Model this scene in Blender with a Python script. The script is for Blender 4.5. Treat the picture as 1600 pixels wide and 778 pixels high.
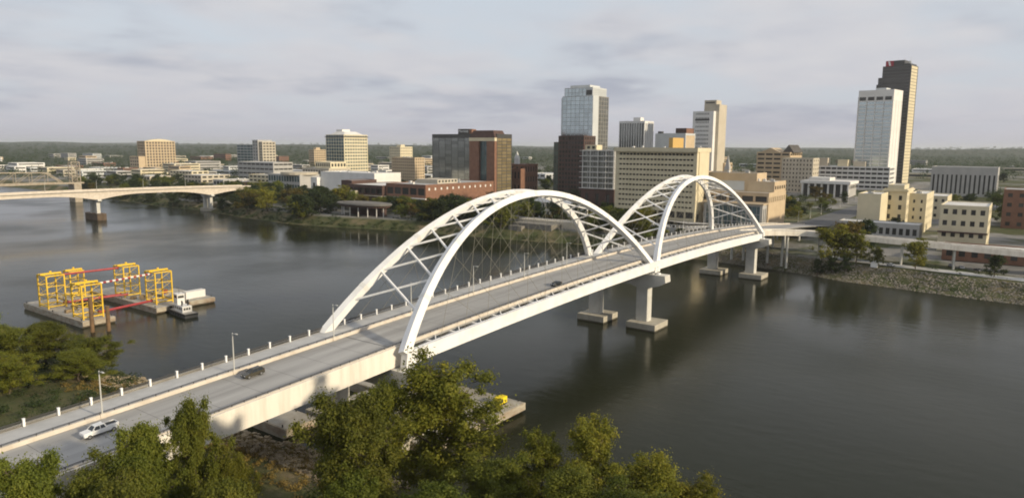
import bpy, bmesh, math, random
import numpy as np
from mathutils import Vector, Matrix

for o in list(bpy.data.objects):
    bpy.data.objects.remove(o, do_unlink=True)
S = bpy.context.scene
COL = S.collection
rnd = random.Random(7)
V = Vector

# ------------------------------------------------------------------ camera
CAM = V((-113.824, -112.784, 69.460))
YAW, PITCH, ROLL, FPX = 0.6261, 0.1442, 0.0073, 1106.4      # focal length in pixels of a 1600 px wide frame
Fw = V((math.cos(YAW)*math.cos(PITCH), math.sin(YAW)*math.cos(PITCH), -math.sin(PITCH)))
Rt = V((math.sin(YAW), -math.cos(YAW), 0)); Up = Rt.cross(Fw)
R2 = Rt*math.cos(ROLL)+Up*math.sin(ROLL); U2 = Up*math.cos(ROLL)-Rt*math.sin(ROLL)
cam_d = bpy.data.cameras.new('camera'); cam = bpy.data.objects.new('camera', cam_d); COL.objects.link(cam)
m = Matrix((R2, U2, -Fw)).transposed().to_4x4(); m.translation = CAM
cam.matrix_world = m
cam_d.sensor_fit = 'HORIZONTAL'; cam_d.sensor_width = 36.0; cam_d.lens = 36.0*FPX/1600.0
cam_d.clip_start = 1.0; cam_d.clip_end = 90000.0
S.camera = cam

# ------------------------------------------------------------------ light
SUN_EL = math.radians(20.0)
SUN_AZ = math.atan2(0.05, -1.0)          # azimuth of the sun, atan2(x, y): from the west
sdir = V((math.sin(SUN_AZ)*math.cos(SUN_EL), math.cos(SUN_AZ)*math.cos(SUN_EL), math.sin(SUN_EL)))
sun_d = bpy.data.lights.new('sun', 'SUN'); sun_d.energy = 4.6; sun_d.angle = math.radians(2.5); sun_d.color = (1.0, 0.85, 0.62)
sun = bpy.data.objects.new('sun', sun_d); COL.objects.link(sun)
sun.rotation_euler = sdir.to_track_quat('Z', 'Y').to_euler(); sun.location = (0, -300, 300)

W = bpy.data.worlds.new('World'); S.world = W; W.use_nodes = True
nt = W.node_tree; nt.nodes.clear()
def wn(t, **kw):
    n = nt.nodes.new(t)
    for k, v in kw.items(): setattr(n, k, v)
    return n
def wmath(op, a, b=None, c=None, clamp=False):
    n = wn('ShaderNodeMath', operation=op, use_clamp=clamp)
    for i, v in enumerate((a, b, c)):
        if v is None: continue
        if isinstance(v, (int, float)): n.inputs[i].default_value = v
        else: nt.links.new(v, n.inputs[i])
    return n.outputs[0]
def wmix(f, a, b):
    n = wn('ShaderNodeMix', data_type='RGBA')
    for sock, v in ((n.inputs[0], f), (n.inputs[6], a), (n.inputs[7], b)):
        if isinstance(v, (int, float)): sock.default_value = v
        elif isinstance(v, tuple): sock.default_value = (*v, 1)
        else: nt.links.new(v, sock)
    return n.outputs[2]
sky = wn('ShaderNodeTexSky', sky_type='NISHITA', sun_disc=False)
sky.sun_elevation = SUN_EL; sky.sun_rotation = SUN_AZ; sky.altitude = 100; sky.air_density = 1.0; sky.dust_density = 1.5
tc = wn('ShaderNodeTexCoord')
sp = wn('ShaderNodeSeparateXYZ'); nt.links.new(tc.outputs['Generated'], sp.inputs[0])
zc = wmath('MAXIMUM', sp.outputs[2], 0.0)
den = wmath('ADD', zc, 0.15)
cx_ = wmath('DIVIDE', sp.outputs[0], den); cy_ = wmath('DIVIDE', sp.outputs[1], den)
cb = wn('ShaderNodeCombineXYZ'); nt.links.new(cx_, cb.inputs[0]); nt.links.new(cy_, cb.inputs[1])
def cloudnoise(scale, off, detail=6.0, rough=0.55):
    mp = wn('ShaderNodeMapping'); mp.inputs['Location'].default_value = (*off, 0); nt.links.new(cb.outputs[0], mp.inputs['Vector'])
    n = wn('ShaderNodeTexNoise', noise_dimensions='3D'); n.inputs['Scale'].default_value = scale; n.inputs['Detail'].default_value = detail
    n.inputs['Roughness'].default_value = rough; nt.links.new(mp.outputs[0], n.inputs['Vector']); return n.outputs[0]
def smooth(v, a, b):
    n = wn('ShaderNodeMapRange', interpolation_type='SMOOTHSTEP'); nt.links.new(v, n.inputs[0])
    n.inputs[1].default_value = a; n.inputs[2].default_value = b; return n.outputs[0]
n1 = cloudnoise(1.0, (3.1, 1.7), 4.0, 0.5); n2 = cloudnoise(0.75, (-12.6, 6.9), 4.0, 0.5); n3 = cloudnoise(3.0, (9.0, -3.0), 3.0, 0.45)
blue = wn('ShaderNodeVectorMath', operation='SCALE'); nt.links.new(sky.outputs[0], blue.inputs[0]); blue.inputs[3].default_value = 0.10
cover = smooth(n1, 0.33, 0.58)
lightc = wmix(n3, (0.73, 0.715, 0.72), (0.56, 0.575, 0.635))
dark = smooth(wmath('ADD', wmath('MULTIPLY', n2, 0.8), wmath('MULTIPLY', n3, 0.2)), 0.47, 0.66)
cloud = wmix(wmath('MULTIPLY', dark, 0.8), lightc, (0.33, 0.37, 0.46))
thin = wmix(0.85, blue.outputs[0], (0.65, 0.70, 0.765))
skyc = wmix(wmath('MULTIPLY', wmath('MAXIMUM', cover, dark), 0.92), thin, cloud)
hz = wmath('POWER', wmath('SUBTRACT', 1.0, zc, clamp=True), 20.0)
final = wmix(wmath('MULTIPLY', hz, 0.95), skyc, (0.50, 0.485, 0.555))
bg = wn('ShaderNodeBackground'); nt.links.new(final, bg.inputs[0]); bg.inputs[1].default_value = 1.0
out = wn('ShaderNodeOutputWorld'); nt.links.new(bg.outputs[0], out.inputs[0])

vs = S.view_settings; vs.view_transform = 'Standard'; vs.look = 'None'; vs.gamma = 1.0; vs.exposure = 0.0; vs.use_curve_mapping = False
S.cycles.use_denoising = True; S.cycles.pixel_filter_type = 'BLACKMAN_HARRIS'; S.cycles.filter_width = 1.9
S.cycles.max_bounces = 6; S.cycles.diffuse_bounces = 3; S.cycles.glossy_bounces = 3; S.cycles.transmission_bounces = 3
S.cycles.volume_bounces = 0; S.cycles.transparent_max_bounces = 6; S.cycles.caustics_reflective = False; S.cycles.caustics_refractive = False

# ------------------------------------------------------------------ materials
MATS = {}
def mat(name, color, rough=0.8, metal=0.0, color2=None, nscale=0.15, detail=4.0, bump=0.0, bscale=None, spec=0.4, objvar=0.0, trans=0.0, lo=0.35, hi=0.65, coord='Object', stretch=None):
    if name in MATS: return MATS[name]
    M = bpy.data.materials.new(name); M.use_nodes = True; t = M.node_tree; N = t.nodes; L = t.links
    b = N['Principled BSDF']; b.inputs['Roughness'].default_value = rough; b.inputs['Metallic'].default_value = metal
    b.inputs['Specular IOR Level'].default_value = spec
    b.inputs['Base Color'].default_value = (*color, 1)
    src = None
    def vec():
        c = N.new('ShaderNodeTexCoord'); v = c.outputs[coord] if coord != 'Position' else None
        if coord == 'Position':
            g = N.new('ShaderNodeNewGeometry'); v = g.outputs['Position']
        if stretch:
            mp = N.new('ShaderNodeMapping'); mp.inputs['Scale'].default_value = stretch; L.new(v, mp.inputs['Vector']); v = mp.outputs[0]
        return v
    if color2 is not None:
        n = N.new('ShaderNodeTexNoise'); n.inputs['Scale'].default_value = nscale; n.inputs['Detail'].default_value = detail; n.inputs['Roughness'].default_value = 0.6
        L.new(vec(), n.inputs['Vector'])
        r = N.new('ShaderNodeMapRange'); r.inputs[1].default_value = lo; r.inputs[2].default_value = hi; L.new(n.outputs[0], r.inputs[0])
        x = N.new('ShaderNodeMix'); x.data_type = 'RGBA'; L.new(r.outputs[0], x.inputs[0]); x.inputs[6].default_value = (*color, 1); x.inputs[7].default_value = (*color2, 1)
        src = x.outputs[2]
    if objvar:
        oi = N.new('ShaderNodeObjectInfo'); r = N.new('ShaderNodeMapRange'); L.new(oi.outputs['Random'], r.inputs[0]); r.inputs[3].default_value = 1-objvar; r.inputs[4].default_value = 1+objvar
        h = N.new('ShaderNodeHueSaturation'); L.new(r.outputs[0], h.inputs['Value'])
        if src is not None: L.new(src, h.inputs['Color'])
        else: h.inputs['Color'].default_value = (*color, 1)
        src = h.outputs[0]
    if src is not None: L.new(src, b.inputs['Base Color'])
    if bump:
        n = N.new('ShaderNodeTexNoise'); n.inputs['Scale'].default_value = bscale or nscale*6; n.inputs['Detail'].default_value = 5.0
        L.new(vec(), n.inputs['Vector'])
        bp = N.new('ShaderNodeBump'); bp.inputs['Strength'].default_value = 1.0; bp.inputs['Distance'].default_value = bump
        L.new(n.outputs[0], bp.inputs['Height']); L.new(bp.outputs[0], b.inputs['Normal'])
    if trans:
        tr = N.new('ShaderNodeBsdfTranslucent'); mx = N.new('ShaderNodeMixShader'); mx.inputs[0].default_value = trans
        if src is not None: L.new(src, tr.inputs[0])
        else: tr.inputs[0].default_value = (*color, 1)
        L.new(b.outputs[0], mx.inputs[1]); L.new(tr.outputs[0], mx.inputs[2]); L.new(mx.outputs[0], N['Material Output'].inputs[0])
    MATS[name] = M
    return M

white_steel = mat('white_steel', (0.81, 0.81, 0.80), 0.5, color2=(0.67, 0.66, 0.63), nscale=0.22, detail=10, lo=0.42, hi=0.78)
fascia = mat('fascia_concrete', (0.74, 0.70, 0.62), 0.8, color2=(0.52, 0.46, 0.38), nscale=0.35, detail=9, stretch=(1, 1, 0.12), lo=0.45, hi=0.8)
pier_conc = mat('pier_concrete', (0.58, 0.57, 0.53), 0.85, color2=(0.50, 0.49, 0.44), nscale=0.3, detail=7)
foot_conc = mat('footing_concrete', (0.46, 0.43, 0.36), 0.9, color2=(0.36, 0.33, 0.26), nscale=0.5, detail=7)
deck_conc = mat('deck_concrete', (0.38, 0.375, 0.36), 0.85, color2=(0.25, 0.245, 0.235), nscale=0.16, detail=10, stretch=(0.10, 1.5, 1), bump=0.01, bscale=2.0)
walk_conc = mat('walk_concrete', (0.46, 0.46, 0.45), 0.85, color2=(0.38, 0.38, 0.37), nscale=0.3, detail=6)
barrier_conc = mat('barrier_concrete', (0.64, 0.58, 0.50), 0.85, color2=(0.52, 0.46, 0.38), nscale=0.4, detail=6)
rail_metal = mat('rail_metal', (0.05, 0.05, 0.05), 0.5)
paint_white = mat('road_paint', (0.75, 0.75, 0.72), 0.7)
cable = mat('cable', (0.20, 0.19, 0.15), 0.6)
lamp_metal = mat('lamp_metal', (0.50, 0.50, 0.47), 0.5)
asphalt = mat('asphalt', (0.12, 0.12, 0.12), 0.9, color2=(0.085, 0.085, 0.085), nscale=0.08, detail=6)
bark = mat('bark', (0.10, 0.075, 0.05), 0.9, color2=(0.055, 0.042, 0.03), nscale=1.5, detail=5)
black = mat('black_trim', (0.02, 0.02, 0.02), 0.6)
tyre = mat('tyre_rubber', (0.025, 0.025, 0.025), 0.8)
rim = mat('rim_metal', (0.45, 0.45, 0.45), 0.3, metal=0.8)
carglass = mat('car_glass', (0.02, 0.025, 0.03), 0.08, spec=0.6)
rock = mat('riprap_stone', (0.30, 0.26, 0.20), 0.95, color2=(0.18, 0.155, 0.12), nscale=0.8, objvar=0.2)
stone_bank = mat('bank_stone', (0.23, 0.21, 0.18), 0.95, color2=(0.13, 0.125, 0.11), nscale=0.7, detail=8, bump=0.25, bscale=0.9)
grass = mat('grass', (0.075, 0.095, 0.028), 0.95, color2=(0.12, 0.105, 0.05), nscale=0.06, detail=8, bump=0.15, bscale=1.5)
brick = mat('red_brick', (0.235, 0.125, 0.08), 0.9, color2=(0.185, 0.095, 0.062), nscale=0.25, detail=8)
brick_dark = mat('dark_brick', (0.095, 0.055, 0.045), 0.9, color2=(0.065, 0.04, 0.034), nscale=0.25, detail=8)
cream = mat('cream_wall', (0.64, 0.57, 0.40), 0.85, color2=(0.56, 0.495, 0.34), nscale=0.12, detail=7)
tan = mat('tan_wall', (0.52, 0.41, 0.27), 0.85, color2=(0.45, 0.35, 0.23), nscale=0.12, detail=7)
beige = mat('beige_wall', (0.50, 0.45, 0.36), 0.85, color2=(0.43, 0.385, 0.30), nscale=0.12, detail=7)
greystone = mat('grey_stone', (0.42, 0.41, 0.39), 0.85, color2=(0.35, 0.345, 0.33), nscale=0.12, detail=7)
whitewall = mat('white_wall', (0.72, 0.71, 0.68), 0.8, color2=(0.64, 0.63, 0.60), nscale=0.12, detail=7)
palewall = mat('pale_metal_wall', (0.55, 0.57, 0.57), 0.5, color2=(0.48, 0.50, 0.50), nscale=0.1, detail=6)
darkwall = mat('dark_wall', (0.06, 0.058, 0.055), 0.4, color2=(0.065, 0.065, 0.063), nscale=0.1)
roof_grey = mat('roof_grey', (0.40, 0.40, 0.39), 0.9, color2=(0.30, 0.30, 0.29), nscale=0.1, detail=7)
roof_light = mat('roof_light', (0.66, 0.65, 0.62), 0.9, color2=(0.52, 0.51, 0.48), nscale=0.1, detail=7)
roof_dark = mat('roof_dark', (0.10, 0.095, 0.09), 0.9, color2=(0.07, 0.065, 0.06), nscale=0.1, detail=7)
win_dark = mat('window_glass', (0.045, 0.045, 0.042), 0.25, spec=0.35, objvar=0.5)
win_mirror = mat('mirror_glass', (0.45, 0.51, 0.52), 0.10, metal=0.8, objvar=0.12)
win_teal = mat('teal_glass', (0.10, 0.15, 0.155), 0.10, metal=0.35, spec=0.7, objvar=0.25)
win_sungold = mat('sun_gold_glass', (0.60, 0.48, 0.27), 0.18, metal=0.7, objvar=0.2)  # golden reflection of the western sky put into the glass colour
win_pale = mat('pale_glass', (0.48, 0.55, 0.56), 0.14, metal=0.65, objvar=0.07)
win_grey = mat('grey_glass', (0.24, 0.25, 0.235), 0.12, metal=0.6, objvar=0.22)

# ------------------------------------------------------------------ helpers
class MB:
    def __init__(s): s.v = []; s.f = []
    def add(s, vs, fs):
        o = len(s.v); s.v += [tuple(p) for p in vs]; s.f += [tuple(i+o for i in f) for f in fs]; return s
    def box(s, x0, x1, y0, y1, z0, z1):
        return s.add([(x0,y0,z0),(x1,y0,z0),(x1,y1,z0),(x0,y1,z0),(x0,y0,z1),(x1,y0,z1),(x1,y1,z1),(x0,y1,z1)],
                     [(0,3,2,1),(4,5,6,7),(0,1,5,4),(1,2,6,5),(2,3,7,6),(3,0,4,7)])
    def prism(s, poly, z0, z1):
        n = len(poly)
        return s.add([(x,y,z0) for x,y in poly]+[(x,y,z1) for x,y in poly],
                     [tuple(range(n-1,-1,-1)), tuple(range(n,2*n))]+[(i,(i+1)%n,n+(i+1)%n,n+i) for i in range(n)])
    def ext(s, poly, axis, a0, a1):
        """extrude a 2-D outline: axis 'y' -> outline in (x,z), 'x' -> outline in (y,z)"""
        n = len(poly)
        f = (lambda p, a: (p[0], a, p[1])) if axis == 'y' else (lambda p, a: (a, p[0], p[1]))
        fs = [tuple(range(n)), tuple(range(2*n-1, n-1, -1))]+[((i+1)%n, i, n+i, n+(i+1)%n) for i in range(n)]
        return s.add([f(p,a0) for p in poly]+[f(p,a1) for p in poly], fs)
    def beam(s, p, q, w, h, up=V((0,0,1))):
        p = V(p); q = V(q); d = (q-p).normalized(); sd = d.cross(up)
        if sd.length < 1e-4: sd = d.cross(V((1,0,0)))
        sd.normalize(); u = sd.cross(d)
        c = [sd*(-w/2)+u*(-h/2), sd*(w/2)+u*(-h/2), sd*(w/2)+u*(h/2), sd*(-w/2)+u*(h/2)]
        return s.add([p+k for k in c]+[q+k for k in c], [(0,1,2,3),(7,6,5,4),(0,4,5,1),(1,5,6,2),(2,6,7,3),(3,7,4,0)])
    def tube(s, p, q, r, r2=None, n=8):
        p = V(p); q = V(q); r2 = r if r2 is None else r2; d = (q-p).normalized()
        a = d.cross(V((0,0,1)));
        if a.length < 1e-4: a = V((1,0,0))
        a.normalize(); b = d.cross(a)
        vs = [p+(a*math.cos(t)+b*math.sin(t))*r for t in [2*math.pi*i/n for i in range(n)]]+[q+(a*math.cos(t)+b*math.sin(t))*r2 for t in [2*math.pi*i/n for i in range(n)]]
        return s.add(vs, [tuple(range(n-1,-1,-1)), tuple(range(n,2*n))]+[(i,(i+1)%n,n+(i+1)%n,n+i) for i in range(n)])
    def mesh(s, name, m):
        me = bpy.data.meshes.new(name); me.from_pydata(s.v, [], s.f); 
        bm = bmesh.new(); bm.from_mesh(me); bmesh.ops.recalc_face_normals(bm, faces=bm.faces); bm.to_mesh(me); bm.free()
        me.materials.append(m); return me
    def build(s, name, m, parent=None, loc=None, smooth=False):
        me = s.mesh(name, m)
        if smooth: me.polygons.foreach_set('use_smooth', [True]*len(me.polygons))
        return link(name, me, parent, loc)
def link(name, me, parent=None, loc=None):
    o = bpy.data.objects.new(name, me); COL.objects.link(o)
    if parent is not None: o.parent = parent
    if loc is not None: o.location = loc
    return o
def empty(name, loc=(0,0,0), rz=0.0):
    o = bpy.data.objects.new(name, None); COL.objects.link(o); o.location = loc; o.rotation_euler = (0,0,rz); o.empty_display_size = 0.5; return o
def tag(o, label=None, cat=None, group=None, kind=None):
    if label: o['label'] = label
    if cat: o['category'] = cat
    if group: o['group'] = group
    if kind: o['kind'] = kind
    return o
def copy_tree(o, parent=None):
    c = o.copy(); COL.objects.link(c); c.parent = parent
    for ch in KIDS.get(o.name, []) or list(o.children): copy_tree(ch, c)
    return c
KIDS = {}
def sstep(a, b, x):
    t = np.clip((x-a)/(b-a), 0, 1); return t*t*(3-2*t)

# ------------------------------------------------------------------ terrain
SH_Y = np.array([-3000,-400,-200,-90,-64,-40,-19,6,60,148,174,293,362,412,490,587,649,900,1500,4000.])
SH_X = np.array([230, 255, 268, 279, 284, 287, 296, 303, 312, 322, 315, 303, 284, 275, 281, 296, 292, 320, 340, 420.])
def shore(y): return np.interp(y, SH_Y, SH_X)
def nshore(y): return np.interp(y, [-3000,-300,-120,-60,-20,20,45,80,110,160,400,1500,4000], [-80,-45,-20,-8,-14,-16,-20,-14,-14,-24,-40,-60,-60])
def hash_noise(x, y):
    return (np.sin(x*0.0031+1.3)*np.cos(y*0.0027+0.4)+0.5*np.sin(x*0.0083+y*0.0061)+0.25*np.sin(x*0.017-y*0.013+2.0))/1.75
def ground_z(x, y):
    x = np.asarray(x, float); y = np.asarray(y, float)
    d = x-shore(y); dn = nshore(y)-x
    south = 7.5*sstep(-1, 20, d)+4.0*sstep(40, 130, d)+7.0*sstep(150, 600, d)+6*sstep(600, 1500, d)
    dist = np.hypot(x-CAM.x, y-CAM.y)
    hills = sstep(2500, 8000, dist)*(24+34*hash_noise(x*0.30, y*0.30)+14*np.sin(x*0.0011+y*0.0017))
    south = south+hills
    north = 5.5*sstep(-1, 22, dn)+2*sstep(25, 120, dn)+hills*0.6
    z = np.where(d > -1, south, np.where(dn > -1, north, -3.0))
    # river bed
    bed = -3.0*np.minimum(sstep(0, 12, -d), sstep(0, 12, -dn))
    return np.where((d <= 0) & (dn <= 0), bed-0.05, z)
def gz(x, y): return float(ground_z(x, y))

def axis_lines(segs):
    out = []
    for a, b, st in segs: out += list(np.arange(a, b, st))
    out.append(segs[-1][1]); return np.array(out)
gx = axis_lines([(-6000,-1500,900),(-1500,-300,150),(-300,-110,20),(-110,5,2.5),(5,240,40),(240,380,2.5),(380,700,20),(700,2000,65),(2000,6000,250),(6000,30000,1200),(30000,60000,10000)])
gy = axis_lines([(-30000,-6000,3000),(-6000,-1000,500),(-1000,-240,60),(-240,-100,10),(-100,200,4),(200,680,8),(680,1500,40),(1500,6000,250),(6000,30000,1200),(30000,60000,10000)])
GX, GY = np.meshgrid(gx, gy, indexing='ij'); GZ = ground_z(GX, GY)
jit = np.random.RandomState(3).rand(*GZ.shape)-0.5
near_bank = ((GX-shore(GY) > 1) & (GX-shore(GY) < 60)) | ((nshore(GY)-GX > 1) & (nshore(GY)-GX < 90))
GZ = GZ+np.where(near_bank, jit*0.7, 0)
def grid_mesh(name, X, Y, Z, m):
    a, b = X.shape
    co = np.stack([X, Y, Z], -1).reshape(-1, 3)
    i = np.arange(a*b).reshape(a, b)
    f = np.stack([i[:-1,:-1], i[1:,:-1], i[1:,1:], i[:-1,1:]], -1).reshape(-1, 4)
    me = bpy.data.meshes.new(name); me.vertices.add(len(co)); me.vertices.foreach_set('co', co.ravel())
    me.loops.add(f.size); me.loops.foreach_set('vertex_index', f.ravel()); me.polygons.add(len(f))
    me.polygons.foreach_set('loop_start', np.arange(0, f.size, 4)); me.polygons.foreach_set('use_smooth', np.ones(len(f), bool))
    me.update(); me.validate(); me.materials.append(m); return me
# ground material: patches of grass, earth and paving inside the city, woodland far away
def ground_material():
    M = bpy.data.materials.new('terrain'); M.use_nodes = True; t = M.node_tree; N = t.nodes; L = t.links; b = N['Principled BSDF']
    b.inputs['Roughness'].default_value = 0.95; b.inputs['Specular IOR Level'].default_value = 0.15
    g = N.new('ShaderNodeNewGeometry')
    def noise(sc, det=6):
        n = N.new('ShaderNodeTexNoise'); n.inputs['Scale'].default_value = sc; n.inputs['Detail'].default_value = det; n.inputs['Roughness'].default_value = 0.62; L.new(g.outputs['Position'], n.inputs['Vector']); return n.outputs[0]
    def rng(v, a, c):
        n = N.new('ShaderNodeMapRange'); L.new(v, n.inputs[0]); n.inputs[1].default_value = a; n.inputs[2].default_value = c; return n.outputs[0]
    def mix(f, a, c):
        n = N.new('ShaderNodeMix'); n.data_type = 'RGBA'; L.new(f, n.inputs[0])
        for s, v in ((n.inputs[6], a), (n.inputs[7], c)):
            if isinstance(v, tuple): s.default_value = (*v, 1)
            else: L.new(v, s)
        return n.outputs[2]
    sep = N.new('ShaderNodeSeparateXYZ'); L.new(g.outputs['Position'], sep.inputs[0])
    green = mix(rng(noise(0.08), 0.35, 0.65), (0.05, 0.065, 0.022), (0.10, 0.095, 0.045))
    earth = mix(rng(noise(0.35), 0.35, 0.65), (0.25, 0.19, 0.12), (0.15, 0.12, 0.08))
    pave = mix(rng(noise(0.05), 0.4, 0.6), (0.17, 0.165, 0.155), (0.26, 0.25, 0.23))
    town = mix(rng(noise(0.012), 0.46, 0.54), green, pave)
    far = mix(rng(noise(0.004), 0.42, 0.58), (0.032, 0.046, 0.02), (0.055, 0.06, 0.03))
    bank = mix(rng(noise(0.05), 0.30, 0.52), earth, green)
    c1 = mix(rng(sep.outputs[2], 6.2, 7.6), bank, town)
    ln = N.new('ShaderNodeVectorMath'); ln.operation = 'DISTANCE'; L.new(g.outputs['Position'], ln.inputs[0]); ln.inputs[1].default_value = (0, 0, 0)
    c2 = mix(rng(ln.outputs['Value'], 1300, 2200), c1, far)
    L.new(c2, b.inputs['Base Color'])
    bp = N.new('ShaderNodeBump'); bp.inputs['Distance'].default_value = 0.25; L.new(noise(1.3, 4), bp.inputs['Height']); L.new(bp.outputs[0], b.inputs['Normal'])
    return M
ground = link('ground', grid_mesh('ground', GX, GY, GZ, ground_material())); tag(ground, kind='structure')

def water_material():
    M = bpy.data.materials.new('river_water'); M.use_nodes = True; t = M.node_tree; N = t.nodes; L = t.links; b = N['Principled BSDF']
    g = N.new('ShaderNodeNewGeometry')
    n0 = N.new('ShaderNodeTexNoise'); n0.inputs['Scale'].default_value = 0.012; n0.inputs['Detail'].default_value = 5; L.new(g.outputs['Position'], n0.inputs['Vector'])
    x = N.new('ShaderNodeMix'); x.data_type = 'RGBA'; L.new(n0.outputs[0], x.inputs[0]); x.inputs[6].default_value = (0.011, 0.014, 0.007, 1); x.inputs[7].default_value = (0.023, 0.024, 0.012, 1)
    L.new(x.outputs[2], b.inputs['Base Color'])
    b.inputs['Roughness'].default_value = 0.17; b.inputs['IOR'].default_value = 1.33; b.inputs['Specular IOR Level'].default_value = 0.20; b.inputs['Specular Tint'].default_value = (0.84, 0.88, 0.72, 1)
    mp = N.new('ShaderNodeMapping'); mp.inputs['Scale'].default_value = (1.0, 0.45, 1); mp.inputs['Rotation'].default_value = (0, 0, 0.35); L.new(g.outputs['Position'], mp.inputs['Vector'])
    n1 = N.new('ShaderNodeTexNoise'); n1.inputs['Scale'].default_value = 0.30; n1.inputs['Detail'].default_value = 5; n1.inputs['Roughness'].default_value = 0.5; L.new(mp.outputs[0], n1.inputs['Vector'])
    # wind: calmer and rougher patches
    n2 = N.new('ShaderNodeTexNoise'); n2.inputs['Scale'].default_value = 0.010; n2.inputs['Detail'].default_value = 3; L.new(g.outputs['Position'], n2.inputs['Vector'])
    r = N.new('ShaderNodeMapRange'); L.new(n2.outputs[0], r.inputs[0]); r.inputs[1].default_value = 0.35; r.inputs[2].default_value = 0.65; r.inputs[3].default_value = 0.03; r.inputs[4].default_value = 0.13
    r2 = N.new('ShaderNodeMapRange'); L.new(n2.outputs[0], r2.inputs[0]); r2.inputs[1].default_value = 0.4; r2.inputs[2].default_value = 0.62; r2.inputs[3].default_value = 0.11; r2.inputs[4].default_value = 0.26; L.new(r2.outputs[0], b.inputs['Roughness'])
    bp = N.new('ShaderNodeBump'); bp.inputs['Strength'].default_value = 1.0; L.new(r.outputs[0], bp.inputs['Distance']); L.new(n1.outputs[0], bp.inputs['Height']); L.new(bp.outputs[0], b.inputs['Normal'])
    return M
wy = np.array([-6000,-1500,-400,-200,0,200,400,700,1200,2500,6000.])
wx0 = np.array([float(nshore(y))-26 for y in wy]); wx1 = np.array([float(shore(y))+30 for y in wy])
river = link('river', grid_mesh('river', np.stack([wx0, wx1]), np.stack([wy, wy]), np.zeros((2, len(wy))), water_material())); tag(river, kind='structure')
# ------------------------------------------------------------------ the arch bridge
SPAN = 136.5; WB = 28.6
def road_z(x):
    if x < 0: return 22.25+0.0496*x
    z = 26.1-1.6e-4*(x-155)**2
    return max(z, 11.6) if x > 300 else z
def zoff(x): return road_z(x)
bridge = empty('arch_bridge', (0, 14.3, 0))
tag(bridge, 'long white twin-arch road bridge crossing the river on concrete piers', 'bridge')
BO = V((0, -14.3, 0))                      # parts are written in world metres
def bpart(mb, name, m, smooth=False, loc=None): return mb.build(name, m, bridge, (BO if loc is None else BO+V(loc)), smooth)
def strip(xs, y0, y1, zb, zt, zfun=zoff):
    """box swept along x whose bottom and top follow the road profile"""
    mb = MB(); vs = []; fs = []
    for x in xs:
        z = zfun(x); vs += [(x,y0,z+zb),(x,y1,z+zb),(x,y1,z+zt),(x,y0,z+zt)]
    n = len(xs)
    for i in range(n-1):
        a = 4*i; b = a+4
        fs += [(a,a+1,b+1,b),(a+1,a+2,b+2,b+1),(a+2,a+3,b+3,b+2),(a+3,a,b,b+3)]
    fs += [(0,3,2,1),(4*n-4,4*n-3,4*n-2,4*n-1)]
    return mb.add(vs, fs)
XS = [-320,-260,-200,-150,-100]+list(range(-90,460,10))
XA = [x for x in XS if x <= 0]+[2.0]; XM = [2.0]+[x for x in XS if 2 < x < 270]+[270.0]; XC = [270.0]+[x for x in XS if x > 270]
bpart(strip(XS, 3.2, 29.2, -0.45, 0.0), 'deck', deck_conc)
bpart(strip(XS, 21.35, 29.0, 0.003, 0.22), 'sidewalk', walk_conc)
bpart(strip(XS, 20.8, 21.3, 0.004, 0.80), 'barrier', barrier_conc)
bpart(strip([x for x in XS if x <= 280], 3.3, 3.8, 0.004, 0.80), 'barrier', barrier_conc)
def rail(y, xs, h0, h1, step):
    mb = strip(xs, y-0.05, y+0.05, h1-0.09, h1)
    x = xs[0]
    while x < xs[-1]:
        mb.box(x-0.06, x+0.06, y-0.05, y+0.05, road_z(x)+h0, road_z(x)+h1-0.09); x += step
    mb2 = strip(xs, y-0.03, y+0.03, (h0+h1)/2-0.04, (h0+h1)/2+0.03); mb.add(mb2.v, mb2.f)
    return mb
bpart(rail(21.05, XS, 0.80, 1.25, 2.6), 'barrier_rail', rail_metal)
bpart(rail(3.55, [x for x in XS if x <= 280], 0.80, 1.25, 2.6), 'barrier_rail', rail_metal)
# picket railing on the outer edge of the walkway, a white post every 5.7 m
POSTX = [-118.2+5.7*k for k in range(84)]
def picket(x0, x1):
    mb = strip([x0, x1], 28.80, 28.90, 1.28, 1.40); q = strip([x0, x1], 28.82, 28.88, 0.32, 0.38); mb.add(q.v, q.f)
    n = 26
    for i in range(1, n):
        x = x0+(x1-x0)*i/n; mb.box(x-0.05, x+0.05, 28.82, 28.88, road_z(x)+0.38, road_z(x)+1.30)
    return mb
postm = MB().box(-0.19, 0.19, -0.19, 0.19, 0, 1.36).box(-0.23, 0.23, -0.23, 0.23, 1.36, 1.48).mesh('rail_post', white_steel)
for i, x in enumerate(POSTX):
    link('rail_post', postm, bridge, BO+V((x, 28.85, road_z(x)+0.22)))
    if i < len(POSTX)-1: bpart(picket(x+0.2, POSTX[i+1]-0.2), 'picket_rail', rail_metal)
# worn lane dashes
worn = mat('worn_road_paint', (0.42, 0.415, 0.40), 0.8)
for y in (8.0, 16.6):
    x = -110.0
    while x < 330:
        bpart(strip([x, x+3.0], y-0.06, y+0.06, 0.004, 0.008), 'lane_mark', worn); x += 24.4
# thin slab joints and the expansion joints across the deck
joint_m = mat('joint_sealant', (0.16, 0.155, 0.15), 0.9)
for k in range(48):
    x = -115+9.1*k; bpart(MB().box(x-0.05, x+0.05, 3.85, 20.75, road_z(x)+0.003, road_z(x)+0.007), 'slab_joint', joint_m)
for x in (0.6, 135.6, 269.6):
    bpart(MB().box(x-0.15, x+0.15, 3.85, 20.75, road_z(x)+0.003, road_z(x)+0.010), 'deck_joint', rail_metal)
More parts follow.
